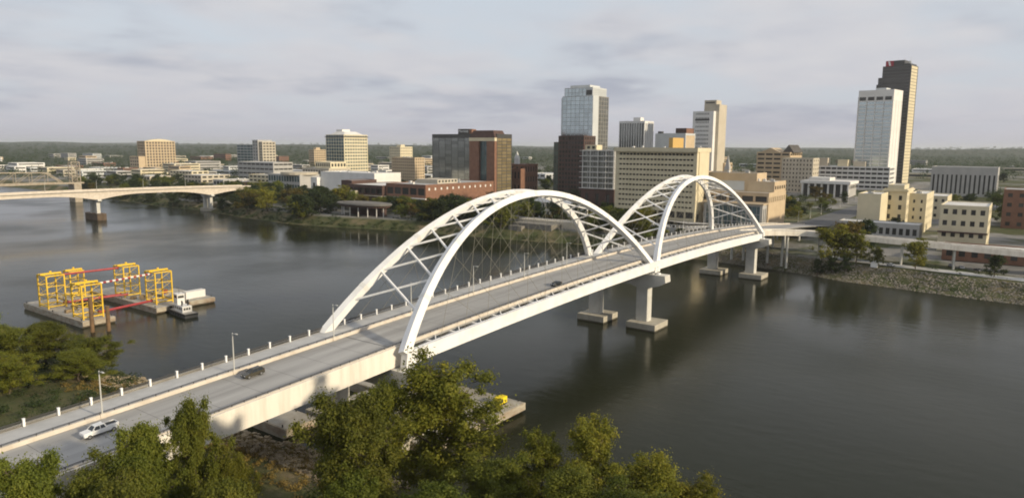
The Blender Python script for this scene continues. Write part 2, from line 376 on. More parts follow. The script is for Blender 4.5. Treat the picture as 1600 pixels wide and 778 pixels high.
# approach girders: deep concrete fascia outside, steel girders between
for xs in (XA, XC):
    for y, wd in ((2.75, 0.45), (29.25, 0.45)):
        if xs is XC and y < 5: xs2 = [x for x in xs if x <= 300]
        else: xs2 = xs
        bpart(strip(xs2, y, y+wd, -4.1 if xs is XA else -2.3, 0.62), 'fascia_girder', fascia)
    for y in (8.5, 13.5, 18.5, 23.5):
        bpart(strip(xs, y-0.3, y+0.3, -3.2 if xs is XA else -2.0, -0.46), 'girder', pier_conc)
# arch spans: white tie girders outside, floor beams and stringers under the slab
for y in (0.0, WB+2.2):
    bpart(strip(XM, y-0.65, y+0.65, -3.35 if y < 5 else -3.0, -0.05 if y < 5 else 0.0), 'tie_girder', white_steel)
fb = MB().box(-0.35, 0.35, 0.66, WB+1.54, -2.4, -0.46).mesh('floor_beam', white_steel)
for k in range(1, 30):
    x = 2.0+k*(268.0/30); link('floor_beam', fb, bridge, BO+V((x, 0, road_z(x))))
    bpart(MB().beam((x+0.6, 0.6, road_z(x)-0.2), (x+3.2, 3.2, road_z(x)-0.1), 0.25, 0.25), 'outrigger', white_steel)
for y in (7.0, 12.0, 17.0, 22.0):
    bpart(strip(XM, y-0.2, y+0.2, -1.5, -0.47), 'stringer', white_steel)
# arches
ZB = [21.72, 22.52, 23.19]; RISE, INSET, A4 = 32.7, 10.51, 0.1926
def rib_pt(i, s, t):
    h = 4*t*(1-t); h = h+A4*h*(1-h); y = INSET*h
    return V(((i+t)*SPAN, WB-y if s else y, ZB[i]+(ZB[i+1]-ZB[i])*t+RISE*h))
for i in (0, 1):
    for s in (0, 1):
        n = 44; vs = []; fs = []
        for k in range(n+1):
            t = k/n; p = rib_pt(i, s, t)
            a = rib_pt(i, s, max(t-0.004, 0)); b = rib_pt(i, s, min(t+0.004, 1)); T = (b-a).normalized()
            nrm = V((0, RISE, -INSET if s == 0 else INSET)).normalized(); B = T.cross(nrm).normalized()
            if B.z < 0: B = -B
            e = abs(2*t-1); w = 1.55+0.35*e**3; d = 1.75+0.55*e**3
            vs += [p+nrm*(w/2)+B*(d/2), p-nrm*(w/2)+B*(d/2), p-nrm*(w/2)-B*(d/2), p+nrm*(w/2)-B*(d/2)]
        for k in range(n):
            a = 4*k; b = a+4
            fs += [(a+j, a+(j+1)%4, b+(j+1)%4, b+j) for j in range(4)]
        fs += [(3,2,1,0), (4*n,4*n+1,4*n+2,4*n+3)]
        bpart(MB().add(vs, fs), 'arch_rib', white_steel)
        for t in (0.08, 0.2, 0.34, 0.5, 0.66, 0.8, 0.92):          # bolted splice plates
            p = rib_pt(i, s, t); T = (rib_pt(i, s, t+0.004)-rib_pt(i, s, t-0.004)).normalized(); e = abs(2*t-1)
            nrm = V((0, RISE, -INSET if s == 0 else INSET)).normalized(); B = T.cross(nrm).normalized(); w = 1.55+0.35*e**3+0.07; d = 1.75+0.55*e**3+0.07
            c = [nrm*(w/2)+B*(d/2), -nrm*(w/2)+B*(d/2), -nrm*(w/2)-B*(d/2), nrm*(w/2)-B*(d/2)]
            bpart(MB().add([p-T*0.6+k for k in c]+[p+T*0.6+k for k in c], [(0,1,2,3),(7,6,5,4),(0,4,5,1),(1,5,6,2),(2,6,7,3),(3,7,4,0)]), 'splice_plate', mat('splice_steel', (0.70, 0.69, 0.65), 0.55))
    nodes = [0.055+0.0595*k for k in range(16)]
    for a, b in zip(nodes[:-1], nodes[1:]):
        for (p, q) in ((rib_pt(i,0,a), rib_pt(i,1,b)), (rib_pt(i,1,a), rib_pt(i,0,b))):
            up = V((0,0,1)); dz = 0.0 if p is None else 0
            off = V((0,0,0.0 if (p.y < q.y) else 0.03))
            d = (q-p).normalized(); bpart(MB().beam(p+d*0.75+off, q-d*0.75+off, 0.42, 0.48), 'arch_brace', white_steel)
    for s in (0, 1):                                    # crossing network hangers
        ty = 0.0 if s == 0 else WB+2.2
        for k in range(13):
            tb = 0.09+0.82*k/12
            for sg in (-1, 1):
                tr = tb+sg*0.115
                if not 0.07 < tr < 0.93: continue
                x = (i+tb)*SPAN+0.25*sg
                bpart(MB().tube((x, ty, road_z(x)-0.1), rib_pt(i, s, tr)+V((0,0,-0.8)), 0.05, n=5), 'hanger', cable)
for xi, zc0 in ((0, 18.45), (1, 21.85), (2, 22.15)):      # feet of the ribs on the pier bearings
    for y in (0.0, WB):
        for sx in ((1,), (-1, 1), (-1,))[xi]:
            xc = xi*SPAN+sx*0.9; zt_ = ZB[xi]+1.6
            bpart(MB().add([(xc-1.3,y-0.95,zc0),(xc+1.3,y-0.95,zc0),(xc+1.3,y+0.95,zc0),(xc-1.3,y+0.95,zc0),(xc-0.9+sx*0.3,y-0.98,zt_),(xc+0.9+sx*0.3,y-0.98,zt_),(xc+0.9+sx*0.3,y+0.98,zt_),(xc-0.9+sx*0.3,y+0.98,zt_)], [(0,3,2,1),(4,5,6,7),(0,1,5,4),(1,2,6,5),(2,3,7,6),(3,0,4,7)]), 'arch_foot', white_steel)
# piers in the river
def pier(x0, ftop=2.7, zcap=21.6):
    cap = MB().ext([(-5.6,zcap),(-5.9,zcap-2.6),(-3.0,zcap-4.2),(1.4,zcap-5.4),(6.0,zcap-5.4),(8.5,zcap-4.6),(20.0,zcap-4.6),(22.5,zcap-5.4),(27.1,zcap-5.4),(31.6,zcap-4.2),(34.5,zcap-2.6),(34.2,zcap)], 'x', x0-2.4, x0+2.4)
    c = bpart(cap, 'pier', pier_conc)
    for y in (3.7, 24.8):
        MB().prism([(x0-2.0,y-2.3),(x0-1.4,y-2.6),(x0+1.4,y-2.6),(x0+2.0,y-2.3),(x0+2.0,y+2.3),(x0+1.4,y+2.6),(x0-1.4,y+2.6),(x0-2.0,y+2.3)], ftop, zcap-5.38).build('column', pier_conc, c)
    for y in (2.1, 24.0):
        MB().box(x0-6, x0+6, y-6, y+6, -2.5, ftop).build('footing', foot_conc, c)
        MB().box(x0-6.012, x0+6.012, y-6.012, y+6.012, -0.6, 0.55).build('tide_band', mat('algae_band', (0.10,0.085,0.055), 0.7, color2=(0.06,0.055,0.04), nscale=0.9), c)
    for y in (-2.0, 0.6, 28.6, 30.6):
        MB().box(x0-0.9, x0+0.9, y-0.5, y+0.5, zcap+0.003, zcap+0.55).build('bearing', white_steel, c)
    return c
pier(0.8, 3.2, 17.9); pier(135.2, 2.7, 21.3); pier(267.5, 2.7, 21.6)
for x in (-62.0, -112.0, -160.0):                       # land piers on the north bank
    zc_ = road_z(x)-4.2
    c = bpart(MB().box(x-1.0, x+1.0, 3.2, 29.0, zc_-1.6, zc_-0.02), 'pier', barrier_conc)
    for y in (6.0, 16.0, 26.0): MB().box(x-0.85, x+0.85, y-1.1, y+1.1, -2.0, zc_-1.58).build('column', barrier_conc, c)
for x in (305.0, 340.0, 375.0):
    zc_ = road_z(x)-2.4
    c = bpart(MB().box(x-0.9, x+0.9, 3.2, 29.0, zc_-1.4, zc_-0.02), 'pier', pier_conc)
    for y in (6.0, 13.0, 20.0, 27.0): MB().tube((x, y, 3.0), (x, y, zc_-1.38), 0.7, n=12).build('column', pier_conc, c)
# the ramp that leaves the near side and runs west along the bank
RP = [(262,8,23.9),(280,5.0,23.3),(294,-3.5,22.9),(304,-17,22.4),(310,-36,21.6),(313,-62,20.6),(317,-92,19.3),(322,-140,17.3),(328,-200,14.6),(334,-270,12.2)]
def smooth_path(P, n=6):
    out = []
    for i in range(len(P)-1):
        p0 = V(P[max(i-1,0)]); p1 = V(P[i]); p2 = V(P[i+1]); p3 = V(P[min(i+2,len(P)-1)])
        for k in range(n):
            t = k/n
            out.append(0.5*((2*p1)+(p2-p0)*t+(2*p0-5*p1+4*p2-p3)*t*t+(3*p1-p0-3*p2+p3)*t**3))
    out.append(V(P[-1])); return out
def sweep(path, sect):
    """sect: outline in (offset to the left, height)"""
    vs = []; n = len(sect); fs = []
    for i, p in enumerate(path):
        a = path[max(i-1,0)]; b = path[min(i+1,len(path)-1)]; d = (b-a); d.z = 0; d.normalize(); l = V((-d.y, d.x, 0))
        vs += [p+l*o+V((0,0,h)) for o, h in sect]
    for i in range(len(path)-1):
        fs += [(i*n+j, i*n+(j+1)%n, (i+1)*n+(j+1)%n, (i+1)*n+j) for j in range(n)]
    fs += [tuple(range(n)), tuple(range(len(path)*n-1, len(path)*n-n-1, -1))]
    return MB().add(vs, fs)
rp = smooth_path(RP)
bpart(sweep(rp, [(0.0,-0.4),(9.0,-0.4),(9.0,0.02),(0.0,0.02)]), 'ramp_deck', deck_conc)
for o in (-0.45, 9.03): bpart(sweep(rp[5:], [(o,-2.0),(o+0.42,-2.0),(o+0.42,0.75),(o,0.75)]), 'ramp_parapet', fascia)
for k in (14, 20, 25, 30, 35, 40, 45):
    p = rp[k]; d = (rp[k+1]-rp[k-1]); d.z = 0; d.normalize(); l = V((-d.y, d.x, 0))
    for o in (1.5, 7.5):
        q = p+l*o; bpart(MB().tube((q.x,q.y,2.0), (q.x,q.y,p.z-0.42), 0.6, n=10), 'ramp_column', pier_conc)
# Broadway: the street beyond the bridge
street = smooth_path([(450,16.2,11.62),(520,15.5,11.9),(620,11,13.5),(720,2,15.6),(820,-8,17.8),(1000,-25,20.6),(1300,-50,24.0)])
st = sweep([V((p.x,p.y,max(p.z, gz(p.x,p.y)+0.05))) for p in street], [(-12,-1.5),(12,-1.5),(12,0.06),(-12,0.06)]).build('road', asphalt); tag(st, kind='structure')

# ------------------------------------------------------------------ lamps on the bridge
def lamp_mesh():
    pole = MB().tube((0,0,0.9), (0,0,9.0), 0.15, 0.09, n=8)
    base = MB().box(-0.45, 0.45, -0.4, 0.4, 0, 0.9)
    arm = MB().tube((0,0,8.8), (0.0,-1.1,8.95), 0.05, 0.05, n=6)
    head = MB().box(-0.16, 0.16, -1.75, -0.95, 8.88, 9.02)
    return pole.mesh('pole', lamp_metal), base.mesh('base', barrier_conc), arm.mesh('arm', lamp_metal), head.mesh('lamp_head', lamp_metal)
LM = lamp_mesh()
def lamp(x, y, z, label, rz=0, group='street lamps along the bridge'):
    r = empty('street_lamp', (x, y, z), rz); tag(r, label, 'lamp', group)
    for nme, me in zip(('pole','base','arm','lamp_head'), LM): link(nme, me, r)
    return r
LX = [-84.3,-57,-30,-2.9,24.2,51.3,78.4,105.5,132.6,159.7,186.8,213.9,241,268.1,300]
LL = {0:'slim grey bridge lamp, first at the walkway beyond the white pickup', 1:'slim grey bridge lamp right behind the white pickup truck', 2:'slim grey bridge lamp just behind the dark sport utility car',
      3:'slim grey bridge lamp beside the foot of the far near-end arch rib', 4:'slim grey bridge lamp, first one standing under the nearer arch'}
for k, x in enumerate(LX):
    lab = LL.get(k) or 'slim grey bridge lamp at the walkway barrier, number %d along from the north end' % (k+1)
    words = ['sixth','seventh','eighth','ninth','tenth','eleventh','twelfth','thirteenth','fourteenth','fifteenth']
    if k >= 5: lab = 'slim grey bridge lamp on the walkway barrier, %s from the pickup end' % words[k-5]
    lamp(x, 21.05, road_z(x)+0.02, lab)

for k in range(7):
    x = 470+38*k; y = 30.5; lamp(x, y, gz(x, y), 'grey street lamp along the green median, %s from the bridge' % ('first','second','third','fourth','fifth','sixth','seventh')[k], group='street lamps along the median')
# ------------------------------------------------------------------ vehicles
def vehicle(kind, loc, rz, paint, label):
    r = empty({'suv':'parked_car','sedan':'parked_car','pickup':'pickup_truck'}[kind].replace('parked_',''), loc, rz)
    tag(r, label, 'car' if kind != 'pickup' else 'pickup truck')
    Lc, Wc = {'suv':(4.8,1.9),'sedan':(4.6,1.8),'pickup':(5.9,2.0)}[kind]
    h = Wc/2
    def loft(sections, name, m):
        vs = []; n = len(sections[0][1]); fs = []
        for y, poly in sections: vs += [(x, y, z) for x, z in poly]
        for i in range(len(sections)-1): fs += [(i*n+j, i*n+(j+1)%n, (i+1)*n+(j+1)%n, (i+1)*n+j) for j in range(n)]
        fs += [tuple(range(n)), tuple(range(len(sections)*n-1, len(sections)*n-n-1, -1))]
        return MB().add(vs, fs).build(name, m, r)
    if kind == 'suv':
        low = [(0.05,0.38),(0,0.62),(0.12,0.92),(1.35,1.08),(4.55,1.12),(4.78,0.95),(4.8,0.5),(4.7,0.34)]
        g0 = [(1.25,1.07),(2.15,1.70),(4.15,1.72),(4.72,1.11)]; g1 = [(1.45,1.10),(2.25,1.66),(4.05,1.68),(4.55,1.12)]
        cut = 1
    elif kind == 'sedan':
        low = [(0.05,0.34),(0,0.55),(0.12,0.78),(1.25,0.92),(3.75,0.96),(4.55,0.90),(4.6,0.5),(4.5,0.32)]
        g0 = [(1.15,0.91),(1.95,1.40),(3.15,1.42),(4.0,0.94)]; g1 = g0
    else:
        low = [(0.05,0.5),(0,0.85),(0.10,1.12),(1.55,1.22),(3.85,1.24),(5.85,1.22),(5.9,0.7),(5.8,0.5)]
        g0 = [(1.45,1.21),(2.05,1.86),(3.55,1.88),(3.80,1.22)]; g1 = g0
    ins = [( -h, 0.0), (-h+0.02, 0.03), (h-0.02, 0.03), (h, 0.0)]
    sh = lambda poly, k: [(x+(0.06 if x < 1 else -0.06)*k, z-0.05*k*(1 if z > 0.8 else 0)) for x, z in poly]
    body = loft([(-h, sh(low,1)), (-h+0.10, low), (h-0.10, low), (h, sh(low,1))], 'body', paint)
    zt = g0[1][1]
    # cabin: painted roof and pillars over a dark glasshouse
    top = h-0.28; bot = h-0.06
    (xa,za),(xb,zb_),(xc,zc2),(xd,zd) = g0
    MB().add([(xa,-bot,za),(xa,bot,za),(xb,-top,zb_-0.06),(xb,top,zb_-0.06),(xc,-top,zc2-0.06),(xc,top,zc2-0.06),(xd,-bot,zd),(xd,bot,zd)],
             [(0,1,3,2),(2,3,5,4),(4,5,7,6),(0,2,4,6),(1,7,5,3),(0,6,7,1)]).build('glasshouse', carglass, r)
    MB().add([(xb-0.05,-top-0.02,zb_-0.06),(xb-0.05,top+0.02,zb_-0.06),(xc+0.05,top+0.02,zc2-0.06),(xc+0.05,-top-0.02,zc2-0.06),(xb+0.1,-top+0.08,zb_+0.02),(xb+0.1,top-0.08,zb_+0.02),(xc-0.1,top-0.08,zc2+0.02),(xc-0.1,-top+0.08,zc2+0.02)],
             [(0,1,2,3),(4,7,6,5),(0,4,5,1),(1,5,6,2),(2,6,7,3),(3,7,4,0)]).build('roof', paint, r)
    for s in (-1, 1):
        MB().beam((xa,s*bot,za),(xb,s*top,zb_-0.05),0.09,0.09).build('pillar', paint, r)
        MB().beam((xd,s*bot,zd),(xc,s*top,zc2-0.05),0.16 if kind!='pickup' else 0.2,0.14).build('pillar', paint, r)
        xm = (xb+xc)/2; MB().beam((xm,s*(bot+0.005),za),(xm,s*(top+0.005),zb_-0.05),0.09,0.05).build('pillar', paint, r)
        MB().box(0.02, 0.22, s*(h-0.38)-0.2, s*(h-0.38)+0.2, low[1][1]+0.02, low[1][1]+0.18).build('headlight', mat('headlight', (0.8,0.8,0.78), 0.15), r)
        MB().box(Lc-0.12, Lc+0.005, s*(h-0.22)-0.12, s*(h-0.22)+0.12, 0.8, 1.0).build('tail_light', mat('tail_light', (0.35,0.02,0.02), 0.3), r)
        MB().box(xa+0.12, xa+0.32, s*h-0.08 if s > 0 else s*h-0.14, s*h+0.14 if s > 0 else s*h+0.08, za+0.02, za+0.18).build('mirror', paint, r)
    wr = 0.34 if kind == 'sedan' else 0.38
    for x in (0.92, Lc-0.98):
        for s in (-1, 1):
            w = MB().tube((x, s*(h-0.24), wr), (x, s*(h+0.015), wr), wr, n=18).build('wheel', tyre, r)
            MB().tube((x, s*(h+0.0), wr), (x, s*(h+0.03), wr), wr*0.62, n=12).build('rim', rim, w)
    MB().box(-0.03, 0.10, -h+0.15, h-0.15, 0.42, 0.60).build('bumper', black if kind != 'pickup' else rim, r)
    if kind == 'pickup':
        MB().box(4.0, 5.75, -h+0.14, h-0.14, 1.20, 1.245).build('bed_floor', black, r)
        for s in (-1, 1): MB().box(3.9, 5.85, s*(h-0.09)-0.07, s*(h-0.09)+0.07, 1.2, 1.42).build('bed_side', paint, r)
        MB().box(5.76, 5.86, -h+0.16, h-0.16, 1.2, 1.42).build('tailgate', paint, r)
    return r
dark_paint = mat('dark_bronze_paint', (0.055, 0.05, 0.035), 0.25, spec=0.6)
def on_road(r):
    x = r.location.x; r.location.z = road_z(x)+0.012; r.rotation_euler = (0, -math.atan((road_z(x+4)-road_z(x))/4), 0)
on_road(vehicle('suv', (-31.0, 16.4, 0), 0, dark_paint, 'dark bronze sport utility car driving towards the near end of the bridge'))
on_road(vehicle('sedan', (74.0, 7.0, 0), 0, mat('black_paint', (0.02, 0.022, 0.02), 0.25, spec=0.6), 'small dark sedan alone in the middle of the nearer arch span'))
on_road(vehicle('pickup', (-63.4, 14.4, 0), 0, mat('white_paint', (0.78, 0.78, 0.76), 0.3, spec=0.6), 'white crew cab pickup truck on the bridge behind the treetops'))
# ------------------------------------------------------------------ the concrete girder bridge downstream
gb = empty('girder_bridge', (190, 577, 0)); GO = V((-190, -577, 0))
tag(gb, 'low pale concrete girder bridge with haunched spans at far left', 'bridge')
def gpart(mb, n, m, parent=None): return mb.build(n, m, parent or gb, GO if parent is None else None)
PX_ = [-40, 75, 187, 298, 409]
def g_top(x): return 26.2-0.00006*(x-150)**2
gxs = [-120+4*k for k in range(0, 117)]
def g_bot(x):
    d = min(abs(x-p) for p in PX_); return g_top(x)-3.4-4.8*max(0, 1-d/42.0)**2
vs = []; fs = []
for y0, y1 in ((570.0, 571.0), (583.0, 584.0)):
    vs = []; fs = []
    for x in gxs: vs += [(x,y0,g_bot(x)),(x,y1,g_bot(x)),(x,y1,g_top(x)+0.4),(x,y0,g_top(x)+0.4)]
    for i in range(len(gxs)-1):
        a = 4*i; b = a+4; fs += [(a+j, a+(j+1)%4, b+(j+1)%4, b+j) for j in range(4)]
    gpart(MB().add(vs, fs), 'girder', barrier_conc)
gpart(strip(gxs, 568.6, 585.4, -0.3, 0.0, g_top), 'deck', deck_conc)
for y in (568.6, 585.0): gpart(strip(gxs, y, y+0.4, 0.003, 1.15, g_top), 'parapet', barrier_conc)
MB().box(341, 349, 568, 586, 2, 21.5).build('abutment', pier_conc, gb, GO)
for i, x in enumerate(PX_[1:-1]):
    c = gpart(MB().ext([(567.5,g_top(x)-7.3),(566.5,g_top(x)-8.8),(569.5,g_top(x)-10.2),(584.5,g_top(x)-10.2),(587.5,g_top(x)-8.8),(586.5,g_top(x)-7.3)], 'x', x-1.6, x+1.6), 'pier', pier_conc)
    for y in (572.2, 581.8): MB().box(x-1.5, x+1.5, y-1.7, y+1.7, 1.5, g_top(x)-10.18).build('column', pier_conc, c)
    if i < 2: MB().prism([(x-4,565),(x,561),(x+4,565),(x+4,589),(x,593),(x-4,589)], -2.5, 6.0 if i == 1 else 3.0).build('footing', mat('old_pier_stone', (0.17,0.12,0.08), 0.95, color2=(0.10,0.075,0.055), nscale=0.4, detail=8), c)
    else: MB().box(x-3, x+3, 567, 587, -2, 3.2).build('footing', foot_conc, c)
for k, x in enumerate((60, 102, 144, 186, 228, 270, 312)):
    lamp(x, 568.9, g_top(x)+1.1, 'thin lamp post on the girder bridge parapet, %s from the left' % ('first','second','third','fourth','fifth','sixth','seventh')[k], group='lamp posts on the girder bridge')

# ------------------------------------------------------------------ the old steel truss bridge at the far left
tb = empty('truss_bridge', (240, 806, 0)); TO = V((-240, -806, 0)); rust = mat('old_steel', (0.42,0.38,0.31), 0.8, color2=(0.30,0.24,0.17), nscale=0.4, detail=7)
tag(tb, 'old steel truss railway bridge with lift towers at the left edge', 'bridge')
def tpart(mb, n): return mb.build(n, rust, tb, TO)
tpart(MB().box(40, 275, 802, 810, 21.4, 23.0), 'floor')
xs_ = [60+16*k for k in range(13)]
for y in (802.0, 810.0):
    tpart(MB().beam((xs_[0],y,23.2),(xs_[-1],y,23.2),0.7,0.9), 'bottom_chord')
    hts = [23.2]+[36-0.02*(k-6)**2*2 for k in range(1, 12)]+[23.2]
    for k in range(12):
        tpart(MB().beam((xs_[k],y,hts[k]),(xs_[k+1],y,hts[k+1]),0.7,0.8), 'top_chord')
        if 0 < k: tpart(MB().beam((xs_[k],y,23.2),(xs_[k],y,hts[k]),0.45,0.45), 'vertical')
        if 0 < k < 6: tpart(MB().beam((xs_[k],y,hts[k]),(xs_[k+1],y,23.2),0.4,0.4), 'diagonal')
        if 6 <= k < 11: tpart(MB().beam((xs_[k],y,23.2),(xs_[k+1],y,hts[k+1]),0.4,0.4), 'diagonal')
for k in range(1, 12): tpart(MB().beam((xs_[k],802,hts[k]),(xs_[k],810,hts[k]),0.4,0.4), 'sway_brace')
for x in (262.0,):
    for dx in (0, 9):
        for y in (802, 810): tpart(MB().beam((x+dx,y,20),(x+dx,y,47),0.8,0.8), 'tower_leg')
    for z in (30, 38.5, 47):
        for dx in (0, 9): tpart(MB().beam((x+dx,802,z),(x+dx,810,z),0.5,0.6), 'tower_beam')
        for y in (802, 810): tpart(MB().beam((x,y,z),(x+9,y,z),0.5,0.6), 'tower_beam')
    for y in (802, 810):
        for z0, z1 in ((23,30),(30,38.5),(38.5,47)):
            tpart(MB().beam((x,y,z0),(x+9,y,z1),0.35,0.35), 'tower_brace'); tpart(MB().beam((x+9,y,z0),(x,y,z1),0.34,0.34), 'tower_brace')
for x in (60, 150, 266): tpart(MB().prism([(x-4,798),(x+4,798),(x+4,814),(x-4,814)], -2.5, 21.4), 'pier')

# ------------------------------------------------------------------ barges, gantry towers, tug
barge_m = mat('barge_steel', (0.40,0.38,0.33), 0.7, color2=(0.30,0.27,0.22), nscale=0.4, detail=7)
barge_hull = mat('barge_hull', (0.42,0.39,0.31), 0.75, color2=(0.27,0.20,0.14), nscale=0.35, detail=8, stretch=(1,1,2))
yellow = mat('yellow_paint_steel', (0.78,0.52,0.03), 0.5, color2=(0.66,0.42,0.03), nscale=0.7)
redp = mat('red_paint_steel', (0.36,0.045,0.05), 0.5, color2=(0.28,0.04,0.04), nscale=0.5)
def barge(x0, x1, y0, y1, label, ztop=2.4, rake=2.5, along='y', rz=0.0):
    r = empty('barge', ((x0+x1)/2, (y0+y1)/2, 0), rz); tag(r, label, 'barge', 'flat work barges')
    a, b = (x1-x0)/2, (y1-y0)/2
    if along == 'y': poly = [(-b+rake,-1.2),(b-rake,-1.2),(b,0.7),(b,ztop),(-b,ztop),(-b,0.7)]; MB().ext(poly, 'x', -a, a).build('hull', barge_hull, r)
    else: poly = [(-a+rake,-1.2),(a-rake,-1.2),(a,0.7),(a,ztop),(-a,ztop),(-a,0.7)]; MB().ext(poly, 'y', -b, b).build('hull', barge_hull, r)
    MB().box(-a+0.25, a-0.25, -b+0.25, b-0.25, ztop+0.003, ztop+0.10).build('deck_plate', barge_m, r)
    for sx in (-1, 1):
        for k in range(3):
            y = -b+2+k*(2*b-4)/2; MB().tube((sx*(a-0.5),y,ztop+0.09),(sx*(a-0.5),y,ztop+0.75),0.18,n=8).build('bollard', black, r)
    return r
barge(2.5, 14.5, 171.5, 226, 'flat barge at the left edge carrying the nearest yellow tower')
barge(31, 43, 172, 232, 'flat barge between the two right-hand yellow towers and the tug')
barge(46, 58, 173.5, 206, 'small barge with a pale box behind the tug')
MB_ = MB().box(-4.5,4.5,-1.6,1.6,0,3.2)
bx = empty('cargo_container', (52, 180, 2.51)); tag(bx, 'pale ribbed container on the barge behind the tug', 'container')
MB().box(-4.5,4.5,-1.5,1.5,0,3.0).build('body', whitewall, bx)
for k in range(9): MB().box(-4.4+k*1.05,-4.15+k*1.05,-1.56,-1.50,0.1,2.9).build('rib', whitewall, bx)
MB().box(-4.55,4.55,-1.58,1.58,3.003,3.12).build('roof', roof_light, bx)
def gantry(x, y, sx, sy, h, label, z0=2.51):
    r = empty('lattice_tower', (x, y, z0)); tag(r, label, 'tower', 'yellow lattice towers on the barges')
    xs = (-sx/2, sx/2); ys = (-sy/2, sy/2)
    lv = [0.9, h*0.36, h*0.68, h]
    for a in xs:
        for b in ys: MB().box(a-0.24,a+0.24,b-0.24,b+0.24,0,h+0.1).build('post', yellow, r)
    for i, z in enumerate(lv):
        th = 0.42 if i in (0, 3) else 0.26
        for b in ys: MB().beam((xs[0]+0.28,b,z),(xs[-1]-0.28,b,z),th,th).build('beam', yellow, r)
        for a in (xs[0], xs[-1]): MB().beam((a,ys[0]+0.28,z),(a,ys[1]-0.28,z),th,th).build('beam', yellow, r)
    for za, zb in zip(lv[:-1], lv[1:]):
        for b in ys:
            for a0, a1 in zip(xs[:-1], xs[1:]): MB().beam((a0+.2,b,za+.2),(a1-.2,b,zb-.2),0.12,0.12).build('brace', yellow, r)
        for a in (xs[0], xs[-1]): MB().beam((a,ys[0]+.2,za+.2),(a,ys[1]-.2,zb-.2),0.12,0.12).build('brace', yellow, r)
    MB().box(xs[0]-0.6,xs[-1]+0.6,-0.5,0.5,h+0.11,h+0.75).build('header', yellow, r)
    MB().tube((0,0,h+0.76),(0,0,h+1.5),0.45,n=8).build('jack', yellow, r)
    return r
gantry(7.7, 178.5, 7.2, 8.4, 13.2, 'nearest yellow lattice tower, standing behind the brown pile')
gantry(38, 182.5, 7.0, 8.0, 13.4, 'right-hand yellow lattice tower beside the white tug')
gantry(36.6, 207, 6.6, 8.4, 13.4, 'rear yellow lattice tower at the end of the red pipe')
gantry(7.0, 208.5, 6.6, 8.4, 13.4, 'yellow lattice tower cut by the left edge of the view')
gantry(22, 224, 5.6, 6.0, 11.5, 'low yellow lattice frame half hidden behind the nearest tower', 2.3)
barge(16.5, 28, 212, 236, 'short barge under the half hidden yellow frame', ztop=2.2)
def pipe(p, q, r_, label, stripes=False):
    o = empty('steel_pipe', p); tag(o, label, 'pipe', 'red strut pipes between the towers'); d = V(q)-V(p)
    if not stripes: MB().tube((0,0,0), d, r_, n=10).build('tube', redp, o)
    else:
        n = 18
        for k in range(n): MB().tube(d*(k/n), d*((k+1)/n), r_, n=10).build('band', redp if k%2 == 0 else whitewall, o)
    for t in (0.0, 1.0): MB().tube(d*(t*0.985), d*(t*0.985+0.015), r_*1.5, n=10).build('flange', redp, o)
    return o
pipe((11.4,178.5,15.0), (34.4,182,15.2), 0.42, 'red and white striped strut pipe joining the two front towers', True)
pipe((10.4,208.5,15.3), (33.2,207,15.3), 0.45, 'upper red strut pipe joining the two rear towers')
pipe((11.4,178.5,3.6), (34.4,182,3.8), 0.5, 'lower red strut pipe low over the water between the front towers')
pipe((10.4,207,3.6), (33.2,206,3.6), 0.5, 'lower red strut pipe between the rear towers')
pipe((10.4,203,4.6), (33.2,200,4.4), 0.4, 'thin red pipe lying across the rear barges')
pile_m = mat('rusty_pile', (0.20,0.12,0.06), 0.85, color2=(0.12,0.075,0.04), nscale=0.5, detail=7)
for x, y, h, lab in ((2.2,163.0,13.0,'thick rusty pile rising in front of the nearest yellow tower'), (6.6,160.0,9.3,'shorter rusty pile standing in open water by the barge corner')):
    r = empty('mooring_pile', (x, y, 0)); tag(r, lab, 'pile', 'rusty mooring piles')
    MB().tube((0,0,-2.5),(0,0,h),0.72,n=14).build('shaft', pile_m, r); MB().tube((0,0,h),(0,0,h+0.25),0.8,n=14).build('cap', pile_m, r)
tug = empty('tugboat', (37.4, 163.2, 0), -0.12); tag(tug, 'small white tugboat nosed against the barge end', 'tugboat')
hull_poly = [(-2.6,-8.0),(2.6,-8.0),(2.9,-5),(2.9,6.5),(2.2,8.0),(-2.2,8.0),(-2.9,6.5),(-2.9,-5)]
MB().prism(hull_poly, -0.8, 1.3).build('hull', mat('tug_hull', (0.10,0.10,0.095), 0.6), tug)
MB().prism([(x*1.03,y*1.015) for x,y in hull_poly], 1.0, 1.55).build('rub_rail', black, tug)
MB().box(-2.4,2.4,-7.4,7.6,1.553,1.62).build('deck', barge_m, tug)
hs = MB().box(-1.9,1.9,-4.2,3.6,1.63,4.1).build('deckhouse', whitewall, tug)
for k in range(4): MB().box(-1.96,-1.905,-3.4+k*1.8,-2.4+k*1.8,2.6,3.5).build('window', win_dark, hs); MB().box(1.905,1.96,-3.4+k*1.8,-2.4+k*1.8,2.6,3.5).build('window', win_dark, hs)
for k in range(3): MB().box(-1.4+k*1.0,-0.7+k*1.0,-4.26,-4.205,2.6,3.5).build('window', win_dark, hs)
wh = MB().box(-1.5,1.5,1.4,4.8,4.103,8.2).build('wheelhouse', whitewall, tug)
for s in (-1,1): MB().box(s*1.53-0.03,s*1.53+0.03,1.8,4.4,6.7,7.7).build('window', win_dark, wh)
for y in (1.37, 4.83): MB().box(-1.2,1.2,y-0.025,y+0.025,6.7,7.7).build('window', win_dark, wh)
MB().box(-1.75,1.75,1.15,5.05,8.203,8.4).build('wheelhouse_roof', whitewall, tug)
MB().tube((0,3,8.4),(0,3,11.0),0.07,n=6).build('mast', black, tug)
for s in (-1, 1):
    MB().tube((s*1.2,-2.2,4.1),(s*1.2,-2.2,6.3),0.28,n=10).build('funnel', black, tug)
    MB().box(s*1.6-0.35,s*1.6+0.35,7.7,8.7,-0.3,2.6).build('push_knee', black, tug)
